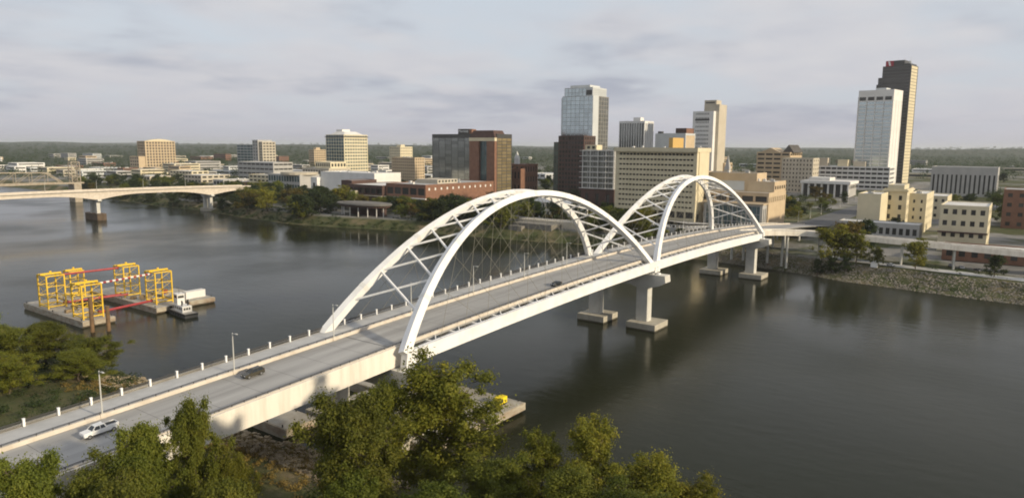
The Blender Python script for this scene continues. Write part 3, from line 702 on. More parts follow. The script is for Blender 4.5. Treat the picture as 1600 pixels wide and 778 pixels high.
# barges by the near bank
barge(17, 33.5, -11, 47, 'long pale barge passing under the bridge, yellow machine on its tip', ztop=2.6, rake=3.5)
barge(-2.5, 15.5, -10, 30, 'wide barge moored beside the near pier behind the big tree', ztop=2.4)
barge(-15.5, -6, 24, 40, 'small rusty barge at the riprap under the bridge', ztop=2.5)
mc = empty('yellow_generator', (28.6, -6.5, 2.71)); tag(mc, 'small yellow machine box standing on the barge tip', 'machine')
MB().box(-1.5,1.5,-1.0,1.0,0.35,2.0).build('body', mat('machine_yellow', (0.80,0.62,0.02), 0.45), mc); MB().box(-1.4,1.4,-0.9,0.9,0,0.35).build('skid', black, mc)
MB().box(-1.2,-0.2,-1.03,-1.0,0.7,1.6).build('grille', black, mc); MB().tube((0.8,0.3,2.0),(0.8,0.3,2.7),0.08,n=8).build('exhaust', black, mc)
for x, y, a in ((4,-4,0.2),(9,8,1.1),(3,14,0.5)):
    q = empty('tarpaulin_stack', (x, y, 2.51), a); tag(q, {0.2:'white tarpaulin bundle on the wide barge nearest the tree',1.1:'white tarpaulin bundle in the middle of the wide barge',0.5:'white tarpaulin bundle beside the near pier column'}[a], 'tarpaulin', 'white tarpaulin bundles')
    MB().add([(-2,-1.2,0),(2,-1.2,0),(2,1.2,0),(-2,1.2,0),(-1.5,-0.8,1.1),(1.4,-0.6,1.3),(1.5,0.7,1.0),(-1.4,0.8,1.2)],[(0,3,2,1),(4,5,6,7),(0,1,5,4),(1,2,6,5),(2,3,7,6),(3,0,4,7)]).build('cover', whitewall, q)
    MB().box(-2.1,2.1,-0.1,0.1,0.003,0.06).build('strap', black, q)
for k, (x, y) in enumerate(((-22.0,75.5),(-23.5,73.0),(-24.6,70.4),(-26,68))):
    q = MB().tube((0,0,-0.5),(0,0,1.8),0.28,0.24,n=10).tube((0,0,1.8),(0,0,1.95),0.34,0.2,n=10).build('bollard', whitewall, None, (x,y,gz(x,y))); tag(q, 'white marker post on the yellow bank, %s from the water' % ('first','second','third','fourth')[k], 'post', 'white posts on the north bank')

# deck clutter on the work barges
wood = mat('weathered_wood', (0.30,0.22,0.13), 0.9, color2=(0.20,0.15,0.09), nscale=0.8)
def crate(x, y, z, a, sx, sy, sz, label, m=wood):
    r = empty('crate', (x, y, z), a); tag(r, label, 'crate', 'crates on the work barges')
    MB().box(-sx/2+.05,sx/2-.05,-sy/2+.05,sy/2-.05,0.05,sz-.05).build('body', m, r)
    for k in range(3):
        zz = 0.02+k*(sz-0.2)/2
        MB().box(-sx/2,sx/2,-sy/2,-sy/2+.05,zz,zz+.16).build('slat', m, r); MB().box(-sx/2,-sx/2+.05,-sy/2+.05,sy/2-.05,zz,zz+.16).build('slat', m, r)
    return r
def spool(x, y, z, a, rr_, label):
    r = empty('cable_spool', (x, y, z+rr_), a); tag(r, label, 'spool', 'cable spools on the work barges')
    for s_ in (-1, 1): MB().tube((s_*0.75,0,0),(s_*0.9,0,0),rr_,n=18).build('flange', wood, r)
    MB().tube((-0.75,0,0),(0.75,0,0),rr_*0.6,n=14).build('cable', black, r)
crate(34, 197, 2.51, 0.3, 2.2, 1.6, 1.3, 'brown crate on the middle barge between its two towers')
crate(40, 195, 2.51, 1.0, 1.8, 1.8, 1.6, 'square brown crate nearer the tug on the middle barge')
crate(6, 192, 2.51, 0.1, 2.4, 1.6, 1.3, 'brown crate on the left barge behind the nearest tower')
crate(49, 199, 2.51, 0.7, 2.6, 1.8, 1.4, 'brown crate on the small barge behind the container', redp)
crate(23, 12, 2.71, 0.4, 2.4, 1.6, 1.2, 'brown crate on the long barge under the bridge')
spool(36, 193, 2.51, 0.6, 1.1, 'cable spool on the middle barge'); spool(10, 196, 2.51, 1.4, 1.2, 'cable spool on the left barge'); spool(24, 2, 2.71, 0.2, 1.2, 'cable spool on the long barge behind the yellow machine')
for k in range(5):
    for s_ in (-1, 1):
        MB().tube((s_*2.95,-5+k*2.4,0.75),(s_*3.2,-5+k*2.4,0.75),0.45,n=12).build('fender_tyre', tyre, tug)
# ------------------------------------------------------------------ buildings
PANES = {}
def pane_mesh(w, h, face, m):
    key = (round(w,2), round(h,2), face, m.name)
    if key not in PANES:
        vs = [(0,0,0),(0,w,0),(0,w,h),(0,0,h)] if face == 'n' else [(0,0,0),(w,0,0),(w,0,h),(0,0,h)]
        PANES[key] = MB().add(vs, [(0,3,2,1)] if face == 'n' else [(0,1,2,3)]).mesh('pane', m)
    return PANES[key]
def skin(mb, face, a0, a1, z0, z1, cols, rows, r, off=(0,0)):
    """wall skin of thickness r with real openings; cols / rows are (start, end) spans"""
    mp = (lambda a, b, d: (off[0]+d, a, b)) if face == 'n' else (lambda a, b, d: (a, off[1]+d, b))
    def q(pts): mb.add([mp(*p) for p in pts], [(0,1,2,3)])
    zs = [z0]
    for b0, b1 in rows: zs += [b0, b1]
    zs.append(z1)
    for k in range(len(zs)-1):
        if k % 2 == 0:
            if zs[k+1]-zs[k] > 1e-4: q([(a0,zs[k],0),(a1,zs[k],0),(a1,zs[k+1],0),(a0,zs[k+1],0)])
        else:
            b0, b1 = zs[k], zs[k+1]; p = a0
            for c0, c1 in cols:
                if c0-p > 1e-4: q([(p,b0,0),(c0,b0,0),(c0,b1,0),(p,b1,0)])
                q([(c0,b0,0),(c0,b0,r),(c0,b1,r),(c0,b1,0)]); q([(c1,b0,r),(c1,b0,0),(c1,b1,0),(c1,b1,r)])
                q([(c0,b0,0),(c1,b0,0),(c1,b0,r),(c0,b0,r)]); q([(c0,b1,r),(c1,b1,r),(c1,b1,0),(c0,b1,0)])
                p = c1
            if a1-p > 1e-4: q([(p,b0,0),(a1,b0,0),(a1,b1,0),(p,b1,0)])
    q([(a0,z1,0),(a1,z1,0),(a1,z1,r),(a0,z1,r)]); q([(a0,z0,0),(a0,z0,r),(a0,z1,r),(a0,z1,0)]); q([(a1,z0,r),(a1,z0,0),(a1,z1,0),(a1,z1,r)])
def spans(a0, a1, n, f0, f1, m0=0.0, m1=0.0):
    w = (a1-a0-m0-m1)/n; return [(a0+m0+w*(i+f0), a0+m0+w*(i+f1)) for i in range(n)]
def block(root, x0, x1, y0, y1, z0, z1, wall, facs=(), r=0.35, name='wall', roof=None, parapet=0.7, bm=None):
    """one body of a building in the root's own metres. facs: dicts face, cols, rows, glass (+ fx, fz, m)"""
    mb = MB(); byf = {f['face']: f for f in facs}
    rx = r if 'n' in byf else 0; ry = r if 'w' in byf else 0
    mb.box(x0+rx, x1, y0+ry, y1, z0, z1-0.002 if (rx or ry) else z1)
    panes = []
    for face, f in byf.items():
        a0, a1 = (y0, y1) if face == 'n' else (x0+rx, x1)
        cols = spans(a0, a1, f['cols'], *f.get('fx', (0.2,0.8)), *f.get('m', (0.6,0.6)))
        zb, zt = f.get('z', (z0, z1)); rows = spans(zb, zt, f['rows'], *f.get('fz', (0.3,0.8)))
        skin(mb, face, a0, a1, z0, z1, cols, rows, r, (x0, y0))
        for c0, c1 in cols:
            for b0, b1 in rows:
                d = r-0.06; panes.append(((x0+d, c0, b0) if face == 'n' else (c0, y0+d, b0), pane_mesh(c1-c0, b1-b0, face, f['glass'])))
    w = mb.build(name, wall, root)
    for loc, me in panes: link('window', me, root, loc)
    if roof:
        p = 0.45
        MB().box(x0+p, x1-p, y0+p, y1-p, z1+0.003, z1+0.12).build('roof', roof, root)
        if parapet:
            mb = MB(); h = z1+parapet
            mb.box(x0, x1, y0, y0+0.4, z1, h).box(x0, x1, y1-0.4, y1, z1, h).box(x0, x0+0.4, y0+0.4, y1-0.4, z1, h).box(x1-0.4, x1, y0+0.4, y1-0.4, z1, h)
            mb.build('parapet', wall, root)
    return w
def units(root, x0, x1, y0, y1, z, n, seed):
    q = random.Random(seed)
    for _ in range(n):
        x = q.uniform(x0+1.5, x1-3.5); y = q.uniform(y0+1.5, y1-3.5); w = q.uniform(1.2,2.6); d = q.uniform(1.2,2.6); h = q.uniform(0.9,2.2)
        MB().box(x, x+w, y, y+d, z+0.12, z+0.12+h).build('air_unit', roof_light if q.random() < 0.6 else roof_grey, root)
def bld(name, label, x, y, zt, rot=0.0, zb=None, cat='building', group=None):
    z = (gz(x+5, y+5) if zb is None else zb)-0.3
    r = empty(name, (x, y, z), rot); tag(r, label, cat, group); r_h = zt-z
    return r, r_h
W_ = lambda face, cols, rows, glass, **k: dict(face=face, cols=cols, rows=rows, glass=glass, **k)

# riverside cream hotel with balcony bands
r, h = bld('hotel_building', 'wide cream hotel slab with rows of small windows behind the far arch', 391, 85, 68.3)
D, Wd = 25, 67
block(r, 0, D, 0, Wd, 0, 13.5, cream, [W_('n', 9, 2, win_dark, fx=(0.07,0.93), fz=(0.15,0.85)), W_('w', 2, 1, win_dark)], r=1.2)
block(r, 0.3, D, 0, Wd, 13.5, h-6.5, cream, [W_('n', 21, 10, win_dark, fx=(0.12,0.88), fz=(0.40,0.74), m=(2.5,3)), W_('w', 3, 10, win_dark, fx=(0.4,0.6), fz=(0.4,0.8))], r=0.9)
block(r, 0.3, D, 0, Wd, h-6.5, h-2.4, cream, [W_('n', 21, 1, win_dark, fx=(0.05,0.95), fz=(0.35,0.75), m=(2.5,3))], r=1.5)
block(r, -1.4, D+0.8, -0.9, Wd+0.8, h-2.4, h, cream, roof=roof_grey)
block(r, 4, D-2, -0.55, 0, 13.5, h-2.4, cream)
units(r, 2, D, 2, Wd, h, 5, 1)
# white framed block on a brick base, left of the hotel
r, h = bld('frame_building', 'white grid-fronted block on a brick base left of the cream hotel', 428, 172, 66.0)
D, Wd = 24, 32.5
hb = 22.5
block(r, 0, D, 0, Wd, 0, hb, brick_dark, [W_('n', 3, 1, win_dark, fx=(0.36,0.64), fz=(0.4,0.8)), W_('w', 2, 1, win_dark)], r=0.6)
block(r, 0.4, D, 0.4, Wd-0.4, hb, h, greystone, [W_('n', 6, 7, win_grey, fx=(0.06,0.94), fz=(0.16,0.86)), W_('w', 4, 7, win_grey, fx=(0.1,0.9), fz=(0.2,0.85))], r=0.9, roof=roof_grey)
for k in range(8):
    z = hb+(h-hb)*k/7.0; MB().box(-0.9, 0.38, -0.3, Wd+1.8, z-0.18, z+0.16).build('balcony_slab', whitewall, r)
for k in range(5): MB().box(-0.75, -0.35, 0.5+k*7.6, 0.95+k*7.6, hb+0.17, h+0.4).build('frame_post', whitewall, r)
block(r, 2, 12, 19, 30, h+0.14, h+4.8, cream, [W_('n', 2, 1, win_dark)], r=0.3)
# concert hall at the end of the bridge
r, h = bld('concert_hall', 'tan concert hall with teal glass front beside the south bridgehead', 398, 36, 50.0, zb=10)
block(r, 8, 52, 0, 50, 0, 27.0, tan, [W_('w', 9, 1, win_dark, fx=(0.2,0.55), fz=(0.1,0.8), z=(20,25.5)), W_('n', 5, 1, win_dark, fx=(0.08,0.92), fz=(0.1,0.9), z=(20.5,25.5))], r=0.8, roof=roof_light)
block(r, -2, 7.98, 1, 44, 0, 19.5, greystone, [W_('n', 12, 3, win_teal, fx=(0.03,0.97), fz=(0.03,0.97), z=(1.0,18.3)), W_('w', 2, 1, win_dark, fx=(0.3,0.7), fz=(0.2,0.85))], r=0.5, roof=roof_grey)
MB().box(-3.2, 8, 0.2, 45, 19.5, 20.4).build('canopy', tan, r)
block(r, 22, 52, 0.4, 20, 27.15, 34.5, tan, [W_('w', 5, 1, win_dark, fx=(0.2,0.8), fz=(0.3,0.65))], r=0.5, roof=roof_light)
block(r, 24, 48, 14, 58, 27.15, h, tan, [W_('n', 1, 1, palewall, fx=(0.2,0.95), fz=(0.05,0.6))], r=0.4, roof=roof_grey)
units(r, 24, 50, 2, 18, 34.6, 5, 3); units(r, 26, 46, 18, 50, h, 4, 4)
for k in range(5): MB().box(-2.5, -1.6, 2.0+k*10, 2.8+k*10, 0.3, 19.45).build('column', greystone, r)
# plaza with white balustrade in front of the hotel
r = empty('plaza_terrace', (345, 60, 0)); tag(r, 'curved white balustrade terrace seen through the far arch', 'terrace')
arc = [(math.cos(t)*26, math.sin(t)*26) for t in [math.pi*(0.62+0.76*k/24) for k in range(25)]]
MB().prism([(x+24, y+22) for x, y in arc]+[(40, -6), (40, 50)][::-1], 6.0, 15.0).build('slab', greystone, r)
for k, (x, y) in enumerate(arc): MB().box(x+24-0.25, x+24+0.25, y+22-0.25, y+22+0.25, 15.0, 16.5).build('baluster', whitewall, r)
for (a, b) in zip(arc[:-1], arc[1:]): MB().beam((a[0]+24, a[1]+22, 16.6), (b[0]+24, b[1]+22, 16.6), 0.4, 0.25).build('handrail', whitewall, r)
# park amphitheatre blocks seen through the near arch
r = empty('park_terrace', (330, 172, 0)); tag(r, 'grey concrete park terrace with white railing seen through the near arch', 'terrace')
MB().box(0, 14, 0, 36, 3.0, 11.0).build('wall', stone_bank, r); MB().box(-5, -0.02, 24, 36, 2.5, 9.0).build('block', stone_bank, r); MB().box(14.02, 30, -20, 40, 4, 12.4).build('upper_wall', beige, r)
for k in range(26): MB().box(14.2, 14.45, -19.5+k*2.35, -19.25+k*2.35, 12.4, 13.7).build('rail_post', whitewall, r)
MB().box(14.15, 14.5, -19.8, 39.8, 13.7, 13.95).build('rail', whitewall, r); MB().box(14.22, 14.42, -19.8, 39.8, 13.0, 13.12).build('rail', whitewall, r)
r = empty('hip_roof_house', (392, 190, gz(395, 195))); tag(r, 'low white building with hipped metal roof above the near arch crown', 'building')
block(r, 0, 24, 0, 42, 0, 13, whitewall, [W_('n', 9, 2, win_dark, fx=(0.3,0.7), fz=(0.2,0.8)), W_('w', 5, 2, win_dark, fx=(0.3,0.7), fz=(0.2,0.8))])
MB().add([(-1.5,-1.5,13.0),(25.5,-1.5,13.0),(25.5,43.5,13.0),(-1.5,43.5,13.0),(12,9,19),(12,33,19)], [(0,1,4),(1,2,5,4),(2,3,5),(3,0,4,5),(3,2,1,0)]).build('roof', roof_light, r)
for y in (12, 22, 30): MB().box(11,13,y-0.6,y+0.6,17.6,20.4).build('chimney', whitewall, r)

# convention hotel: mirrored slab with a brown brick core and a roof sign
r, h = bld('convention_hotel', 'mirrored glass convention hotel with brown brick core and roof sign', 500, 354, 81.5)
D = 30
block(r, 2.5, D, 35.5, 94, 0, h, darkwall, [W_('n', 6, 18, win_grey, fx=(0.01,0.99), fz=(0.05,0.97), z=(2, h-3.5))], r=0.25, roof=roof_dark)
block(r, 2.5, D, 0.0, 35.48, 0, h, darkwall, [W_('w', 3, 18, win_sungold, fx=(0.03,0.97), fz=(0.12,0.9), z=(2, h-3.5))], r=0.3, roof=roof_dark)
block(r, -1.5, 2.48, 22, 35.4, 0, h-7, brick); block(r, -1.5, 2.48, 0.2, 11, 0, h-7, brick)
block(r, 1.2, 2.46, 11.02, 21.98, 0, h-7, darkwall, [W_('n', 2, 12, win_teal, fx=(0.06,0.94), fz=(0.03,0.97))], r=0.2)
MB().box(-1.6, 2.46, 0.1, 35.6, h-6.98, h-3.4).build('cornice', cream, r)
MB().add([(-1.5,0,h-3.38),(20,0,h-3.38),(20,35.4,h-3.38),(-1.5,35.4,h-3.38),(1,4,h+4.5),(18,4,h+4.5),(18,31,h+4.5),(1,31,h+4.5)], [(0,3,2,1),(4,5,6,7),(0,1,5,4),(1,2,6,5),(2,3,7,6),(3,0,4,7)]).build('penthouse', brick_dark, r)
sb = MB().box(4, 12, 40, 56, h+0.75, h+6.4).build('sign_box', roof_dark, r)
MB().box(4.2, 12.2, 36.5, 39.98, h+0.75, h+6.0).build('sign_end', brick, r)
def text(root, s, size, loc, rot, m, name='lettering'):
    cu = bpy.data.curves.new(name, 'FONT'); cu.body = s; cu.size = size; cu.extrude = 0.04; cu.align_x = 'CENTER'; cu.materials.append(m)
    o = bpy.data.objects.new(name, cu); COL.objects.link(o); o.parent = root; o.location = loc; o.rotation_euler = rot
    bpy.context.view_layer.update(); me = bpy.data.meshes.new_from_object(o.evaluated_get(bpy.context.evaluated_depsgraph_get())); bpy.data.objects.remove(o)
    o = link(name, me, root, loc); o.rotation_euler = rot; return o
FACE_N = (math.pi/2, 0, -math.pi/2)
text(r, 'Marriott', 4.1, (3.93, 48.3, h+2.6), FACE_N, mat('sign_white', (0.8,0.8,0.78), 0.5))
# brick convention hall in front of it
r, h = bld('convention_hall', 'low red brick convention hall in front of the mirrored hotel', 372, 338, 32.5)
block(r, 0, 104, 0, 52, 0, h, brick, [W_('w', 12, 1, whitewall, fx=(0.35,0.65), fz=(0.2,0.8), z=(h-5.5,h-1.5)), W_('n', 5, 2, win_dark, fx=(0.1,0.9), fz=(0.2,0.75))], r=0.5, roof=roof_grey)
for z in (5.2, 10.4): MB().box(-3.5, -0.02, -2, 53, z, z+0.7).build('terrace_slab', whitewall, r)
block(r, 30, 60, 12, 40, h+0.12, h+4, beige, [W_('w', 6, 1, win_dark)], r=0.3)
units(r, 4, 100, 4, 48, h, 8, 5)
r, h = bld('ballroom_wing', 'brown ballroom wing with dark loggia left of the brick hall', 368, 391, 30.0)
block(r, 0, 60, 0, 50, 0, h, brick_dark, [W_('n', 6, 2, win_dark, fx=(0.06,0.94), fz=(0.25,0.75))], r=1.5, roof=roof_light)
MB().box(-1.5, -0.02, 0, 50, h*0.5, h*0.5+0.8).build('ledge', beige, r)
block(r, 6, 40, 50.02, 66, 0, h+3, brick_dark, roof=roof_grey); block(r, -8, -0.02, 34, 47, 0, 14, beige, roof=roof_light)
# white hall
r, h = bld('exhibition_hall', 'long white windowless hall roof among trees left of the brick hall', 419, 456, 38.5)
block(r, 0, 40, 0, 88, 6.5, h, whitewall, roof=roof_light)
block(r, -2.5, 39, 20, 86, 0, 6.48, whitewall, [W_('n', 10, 1, win_teal, fx=(0.04,0.96), fz=(0.1,0.9))], r=0.4)
block(r, 3, 39, -12, 20, 0, 6.48, brick_dark); block(r, -6, 8, 88.02, 99, 0, h-6, whitewall, [W_('n', 1, 1, win_dark, fx=(0.3,0.7), fz=(0.3,0.7))], r=0.4)
block(r, 10, 20, -14, -0.02, 6.5, 14, whitewall); block(r, 4, 9, -9, -5, 6.5, 11, whitewall)
units(r, 4, 36, 4, 84, h, 6, 6)
# pavilion on the bank
r = empty('park_pavilion', (318, 362, gz(318, 362))); tag(r, 'oval flat-roofed pavilion on white posts at the river park', 'pavilion')
pav = mat('pavilion_roof', (0.17,0.16,0.14), 0.85, color2=(0.13,0.12,0.11), nscale=0.2)
el = lambda a, b, n=28: [(a*math.cos(2*math.pi*k/n), b*math.sin(2*math.pi*k/n)) for k in range(n)]
MB().prism(el(16, 31), 10.0, 11.2).build('roof', pav, r); MB().prism(el(14.5, 29), 8.2, 9.98).build('roof_band', brick_dark, r); MB().prism(el(11, 25), 11.2, 11.6).build('roof_cap', pav, r)
for k in range(8):
    a = math.pi*(0.55+0.13*k); MB().tube((12.5*math.cos(a), 26*math.sin(a), 0), (12.5*math.cos(a), 26*math.sin(a), 8.2), 0.35, n=8).build('post', whitewall, r)
MB().box(2, 8, -20, 20, 0, 8.15).build('back_wall', brick_dark, r)

# downtown towers
r, h = bld('mirror_tower', 'tall faceted mirror-glass tower behind the dark brick block', 602, 293, 134.0)
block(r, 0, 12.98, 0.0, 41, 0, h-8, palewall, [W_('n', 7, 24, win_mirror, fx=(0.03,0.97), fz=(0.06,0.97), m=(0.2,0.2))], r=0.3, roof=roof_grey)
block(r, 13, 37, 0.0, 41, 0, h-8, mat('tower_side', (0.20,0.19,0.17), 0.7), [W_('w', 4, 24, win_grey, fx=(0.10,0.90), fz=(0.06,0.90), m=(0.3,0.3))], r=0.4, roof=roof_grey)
block(r, 3, 37, 41.02, 46, 0, h-55, palewall, [W_('n', 1, 13, win_mirror, fx=(0.03,0.97), fz=(0.06,0.97), m=(0.2,0.2))], r=0.3)
block(r, 3, 37, 41.04, 44, h-55, h-9, palewall, [W_('n', 1, 9, win_mirror, fx=(0.03,0.97), fz=(0.06,0.97), m=(0.2,0.2))], r=0.3)
block(r, 1.5, 34, 1.5, 39, h-7.98, h+1.5, palewall, [W_('n', 6, 2, win_mirror, fx=(0.03,0.97), fz=(0.05,0.97), m=(9,0.2)), W_('w', 12, 1, palewall, fx=(0.3,0.7), fz=(0.1,0.9))], r=0.4, roof=roof_light)
MB().box(1.36, 1.47, 2.5, 10.0, h-6.5, h-1.0).build('louvre', darkwall, r)
block(r, 6, 30, 8, 34, h+1.65, h+4.5, palewall, roof=roof_light)
r, h = bld('brick_office', 'dark brick and glass office in front of the mirror tower', 568, 284, 80.5)
block(r, 0, 26, 0, 33, 0, h, brick_dark, [W_('n', 8, 14, win_dark, fx=(0.12,0.88), fz=(0.25,0.85)), W_('w', 5, 14, win_dark, fx=(0.2,0.8), fz=(0.25,0.85))], r=0.35, roof=roof_dark)
block(r, 3, 28, 33.02, 41, 0, h-7, darkwall, [W_('n', 2, 13, win_teal, fx=(0.04,0.96), fz=(0.06,0.95))], r=0.3, roof=roof_dark)
r, h = bld('striped_tower', 'vertically striped grey tower with light fins above the cream hotel', 725, 287, 101.5)
block(r, 0, 27, 0, 36, 0, h, whitewall, [W_('n', 10, 1, win_grey, fx=(0.2,0.98), fz=(0.02,0.975)), W_('w', 5, 1, win_grey, fx=(0.35,0.8), fz=(0.02,0.975))], r=0.9, roof=roof_grey)
block(r, 8, 18, 10, 20, h+0.12, h+5.5, whitewall); units(r, 2, 25, 20, 34, h, 4, 8)
r, h = bld('blank_block', 'plain pale block with brown rooftop box right of the striped tower', 677, 212, 84.5)
block(r, 0, 30, 0, 38, 0, h, palewall, [W_('w', 1, 1, tan, fx=(0.03,0.97), fz=(0.02,0.98))], r=0.3, roof=roof_dark, parapet=1.0)
block(r, 6, 30, 2, 15, h+0.12, h+7, brick_dark, [W_('w', 1, 1, brick, fx=(0.03,0.97), fz=(0.05,0.95))], r=0.2); block(r, 3, 8, 31, 36, h+0.12, h+3.4, darkwall)
r, h = bld('ochre_penthouse', 'small ochre stair tower poking up behind the cream hotel roof', 553, 174, 78.0)
block(r, 0, 27, 0, 4.2, 0, h, mat('ochre_wall', (0.55,0.36,0.12), 0.85), roof=roof_dark); block(r, 2, 30, 4.22, 30, 0, h-16, beige, [W_('n', 4, 6, win_dark)], roof=roof_grey)
r, h = bld('grid_tower', 'white tower with dense window grid and taller blank shaft', 729, 199, 112.0)
block(r, 0, 34, 0, 26, 0, h, whitewall, [W_('n', 9, 19, win_dark, fx=(0.25,0.75), fz=(0.3,0.72), m=(5.5,3.5)), W_('w', 4, 19, win_dark, fx=(0.3,0.7), fz=(0.3,0.72), m=(9,7))], r=0.4, roof=roof_grey)
MB().box(-0.12, -0.02, 5.0, 22.8, h-10.6, h-8.3).build('dark_band', darkwall, r)
block(r, 8, 34, -3.8, -0.02, 0, h+9, beige); block(r, 9, 26, 0.5, 15.5, h+0.12, h+13.5, beige, roof=roof_grey)
MB().box(8.88, 8.98, 2.5, 13.8, h+10.4, h+12.0).build('sign_band', roof_dark, r)
block(r, 30, 58, -6, 0, 0, h-62, tan, [W_('w', 5, 6, win_dark)], roof=roof_grey); units(r, 2, 8, 16, 25, h, 2, 9)
# far right pair of towers
rt = -0.16
r, h = bld('pale_tower', 'tall pale glass tower with white crown band, in front of the dark tower', 893, 30.5, 141.5, rt)
block(r, 0, 34, 0, 42, 0, h, whitewall, [W_('n', 4, 24, win_pale, fx=(0.02,0.98), fz=(0.22,0.97), m=(1.2,1.2), z=(0, h-13)), W_('w', 3, 1, whitewall, fx=(0.1,0.9), fz=(0.03,0.9))], r=0.35, roof=roof_light, parapet=1.2)
for k in range(4): MB().box(-0.10, -0.02, 2.2+k*10.2, 9.9+k*10.2, h-11.6, h-7.2).build('louvre', darkwall, r)
for k in range(5): MB().box(-0.5, -0.12, 0.4+k*10.3, 1.0+k*10.3, 0, h-7).build('mullion', whitewall, r)
block(r, 8, 24, 12, 24, h+0.12, h+4, palewall)
win_tower = mat('smoked_glass', (0.085,0.08,0.075), 0.15, metal=0.5, objvar=0.12)
r, h = bld('dark_tower', 'tallest tower, dark grey with stepped top and red logo', 996, 27, 181.0, rt)
block(r, 0, 30, 0, 36, 0, h, darkwall, [W_('n', 1, 38, win_tower, fx=(0.01,0.99), fz=(0.25,0.97), m=(0.8,0.2)), W_('w', 1, 38, cream, fx=(0.03,0.97), fz=(0.10,0.98))], r=0.3, roof=roof_dark)  # sunlit look of the west side put into its cream panel colour
block(r, 2, 30, 36.02, 41.5, 0, h-15, darkwall, [W_('n', 1, 34, win_tower, fx=(0.01,0.99), fz=(0.25,0.97), m=(0.2,0.2))], r=0.3, roof=roof_dark)
block(r, 4, 30, 41.54, 44, 0, h-24, darkwall, roof=roof_dark)
block(r, 0.6, 29, 9, 27, h+0.12, h+7, darkwall, roof=roof_dark); block(r, 3, 29, 2, 8.9, h+0.12, h+3, darkwall)
lg = MB().box(-0.25, 0.55, 22.5, 32.5, h+0.3, h+7.6).build('logo_panel', mat('logo_red', (0.30,0.012,0.03), 0.5), r)
MB().ext([(25.6,h+1.0),(28.0,h+1.0),(29.6,h+6.9),(27.2,h+6.9)], 'x', -0.40, -0.255).build('logo_mark', mat('sign_white', (0.8,0.8,0.78), 0.5), lg)
for y in (4, 12, 20): MB().tube((10,y,h+3),(10,y,h+12),0.12,n=6).build('antenna', lamp_metal, r)
for k in range(6): MB().box(3+k*4, 4+k*4, 3, 4, h+3, h+6.5).build('mast', palewall, r) if k < 2 else None

# middle right group
r, h = bld('gabled_office', 'tan office with gabled top and open floors left of the stone hotel', 830, 134, 63.5)
block(r, 0, 60, 0, 42, 0, h, tan, [W_('n', 4, 8, win_dark, fx=(0.08,0.92), fz=(0.4,0.8)), W_('w', 6, 8, win_dark, fx=(0.1,0.9), fz=(0.4,0.8))], r=1.0, roof=roof_dark)
MB().ext([(12,h+0.13),(38,h+0.13),(25,h+6)], 'x', 0.3, 40).build('gable', tan, r); MB().ext([(-3,h+0.13),(11,h+0.13),(4,h+10)], 'x', 6, 52).build('dark_roof', roof_dark, r)
r, h = bld('stone_hotel', 'grey-beige stone block with punched windows and bright end wall', 782, 94.5, 57.0)
block(r, 0, 30, 0, 36, 0, h, beige, [W_('n', 9, 8, win_dark, fx=(0.3,0.7), fz=(0.3,0.75)), W_('w', 3, 8, win_dark, fx=(0.35,0.65), fz=(0.3,0.75))], r=0.4, roof=roof_grey)
r, h = bld('parking_garage', 'long white parking garage with open decks below the pale tower', 878, 26, 46.0)
block(r, 0, 45, 0, 96, 0, h, whitewall, [W_('n', 14, 5, win_dark, fx=(0.06,0.94), fz=(0.38,0.86)), W_('w', 5, 5, win_dark, fx=(0.1,0.9), fz=(0.38,0.86))], r=1.5, roof=roof_light)
block(r, 10, 30, 30, 44, h+0.12, h+7, beige); block(r, 6, 24, 50, 62, h+0.12, h+9, cream); block(r, 4, 20, 74, 84, h+0.12, h+11, beige)
r, h = bld('columned_hall', 'low white hall with tall columns facing the green median', 727, 43, 33.5)
block(r, 3, 45, 1, 49, 0, h-3, greystone, [W_('n', 7, 1, win_dark, fx=(0.12,0.88), fz=(0.03,0.97))], r=0.4)
MB().box(-1, 46, -1, 51, h-2.98, h).build('entablature', whitewall, r); MB().box(1, 44, 1, 49, h+0.003, h+0.2).build('roof', roof_light, r)
for k in range(8): MB().box(0, 1.6, 0.4+k*6.8, 2.0+k*6.8, 0, h-3).build('column', whitewall, r)
for k in range(6): MB().box(6+k*6, 9+k*6, -1.08, -1.02, h-7.5, h-4.2).build('side_window', win_dark, r)
block(r, 8, 36, 22, 44, h+0.21, h+3.5, roof_light)
# cream government buildings right of the street
r, h = bld('cream_court', 'cream office block with three wings right of the bridge street', 411, -35.5, 39.0)
block(r, 0, 30, 0, 14, 0, h, cream, [W_('n', 3, 1, win_dark, fx=(0.35,0.65), fz=(0.0,0.4), z=(3,9)), W_('w', 6, 1, win_dark, fx=(0.35,0.65), fz=(0.2,0.8), z=(3,8))], r=0.5, roof=roof_light)
block(r, 30, 62, -11.5, 3, 0, h+2.3, cream, [W_('n', 2, 4, win_dark, fx=(0.35,0.65), fz=(0.25,0.75), z=(2,h)), W_('w', 5, 4, win_dark, fx=(0.35,0.65), fz=(0.25,0.75), z=(2,h))], r=0.6, roof=roof_grey)
block(r, 44, 90, -22, -11.52, 0, h-1, cream, [W_('n', 2, 4, win_dark, fx=(0.35,0.62), fz=(0.3,0.7), z=(2,h-3)), W_('w', 8, 4, win_dark, fx=(0.4,0.6), fz=(0.3,0.7), z=(2,h-3))], r=0.6, roof=roof_light)
block(r, 34, 58, -9, 1, h+2.42, h+5, cream, roof=roof_light); MB().box(29.0, 63, -12.3, 3.8, h+1.2, h+2.28).build('cornice', cream, r)
units(r, 2, 28, 2, 12, h, 3, 12); units(r, 46, 88, -20, -13, h-1, 4, 13)
r, h = bld('low_annex', 'low pale flat-roofed annex in front of the cream office wings', 384, -62, 22.5)
block(r, 0, 16, 0, 46, 0, h, greystone, [W_('n', 12, 1, win_dark, fx=(0.2,0.8), fz=(0.3,0.75), z=(3,h)), W_('w', 4, 1, win_dark)], r=0.4, roof=roof_light)
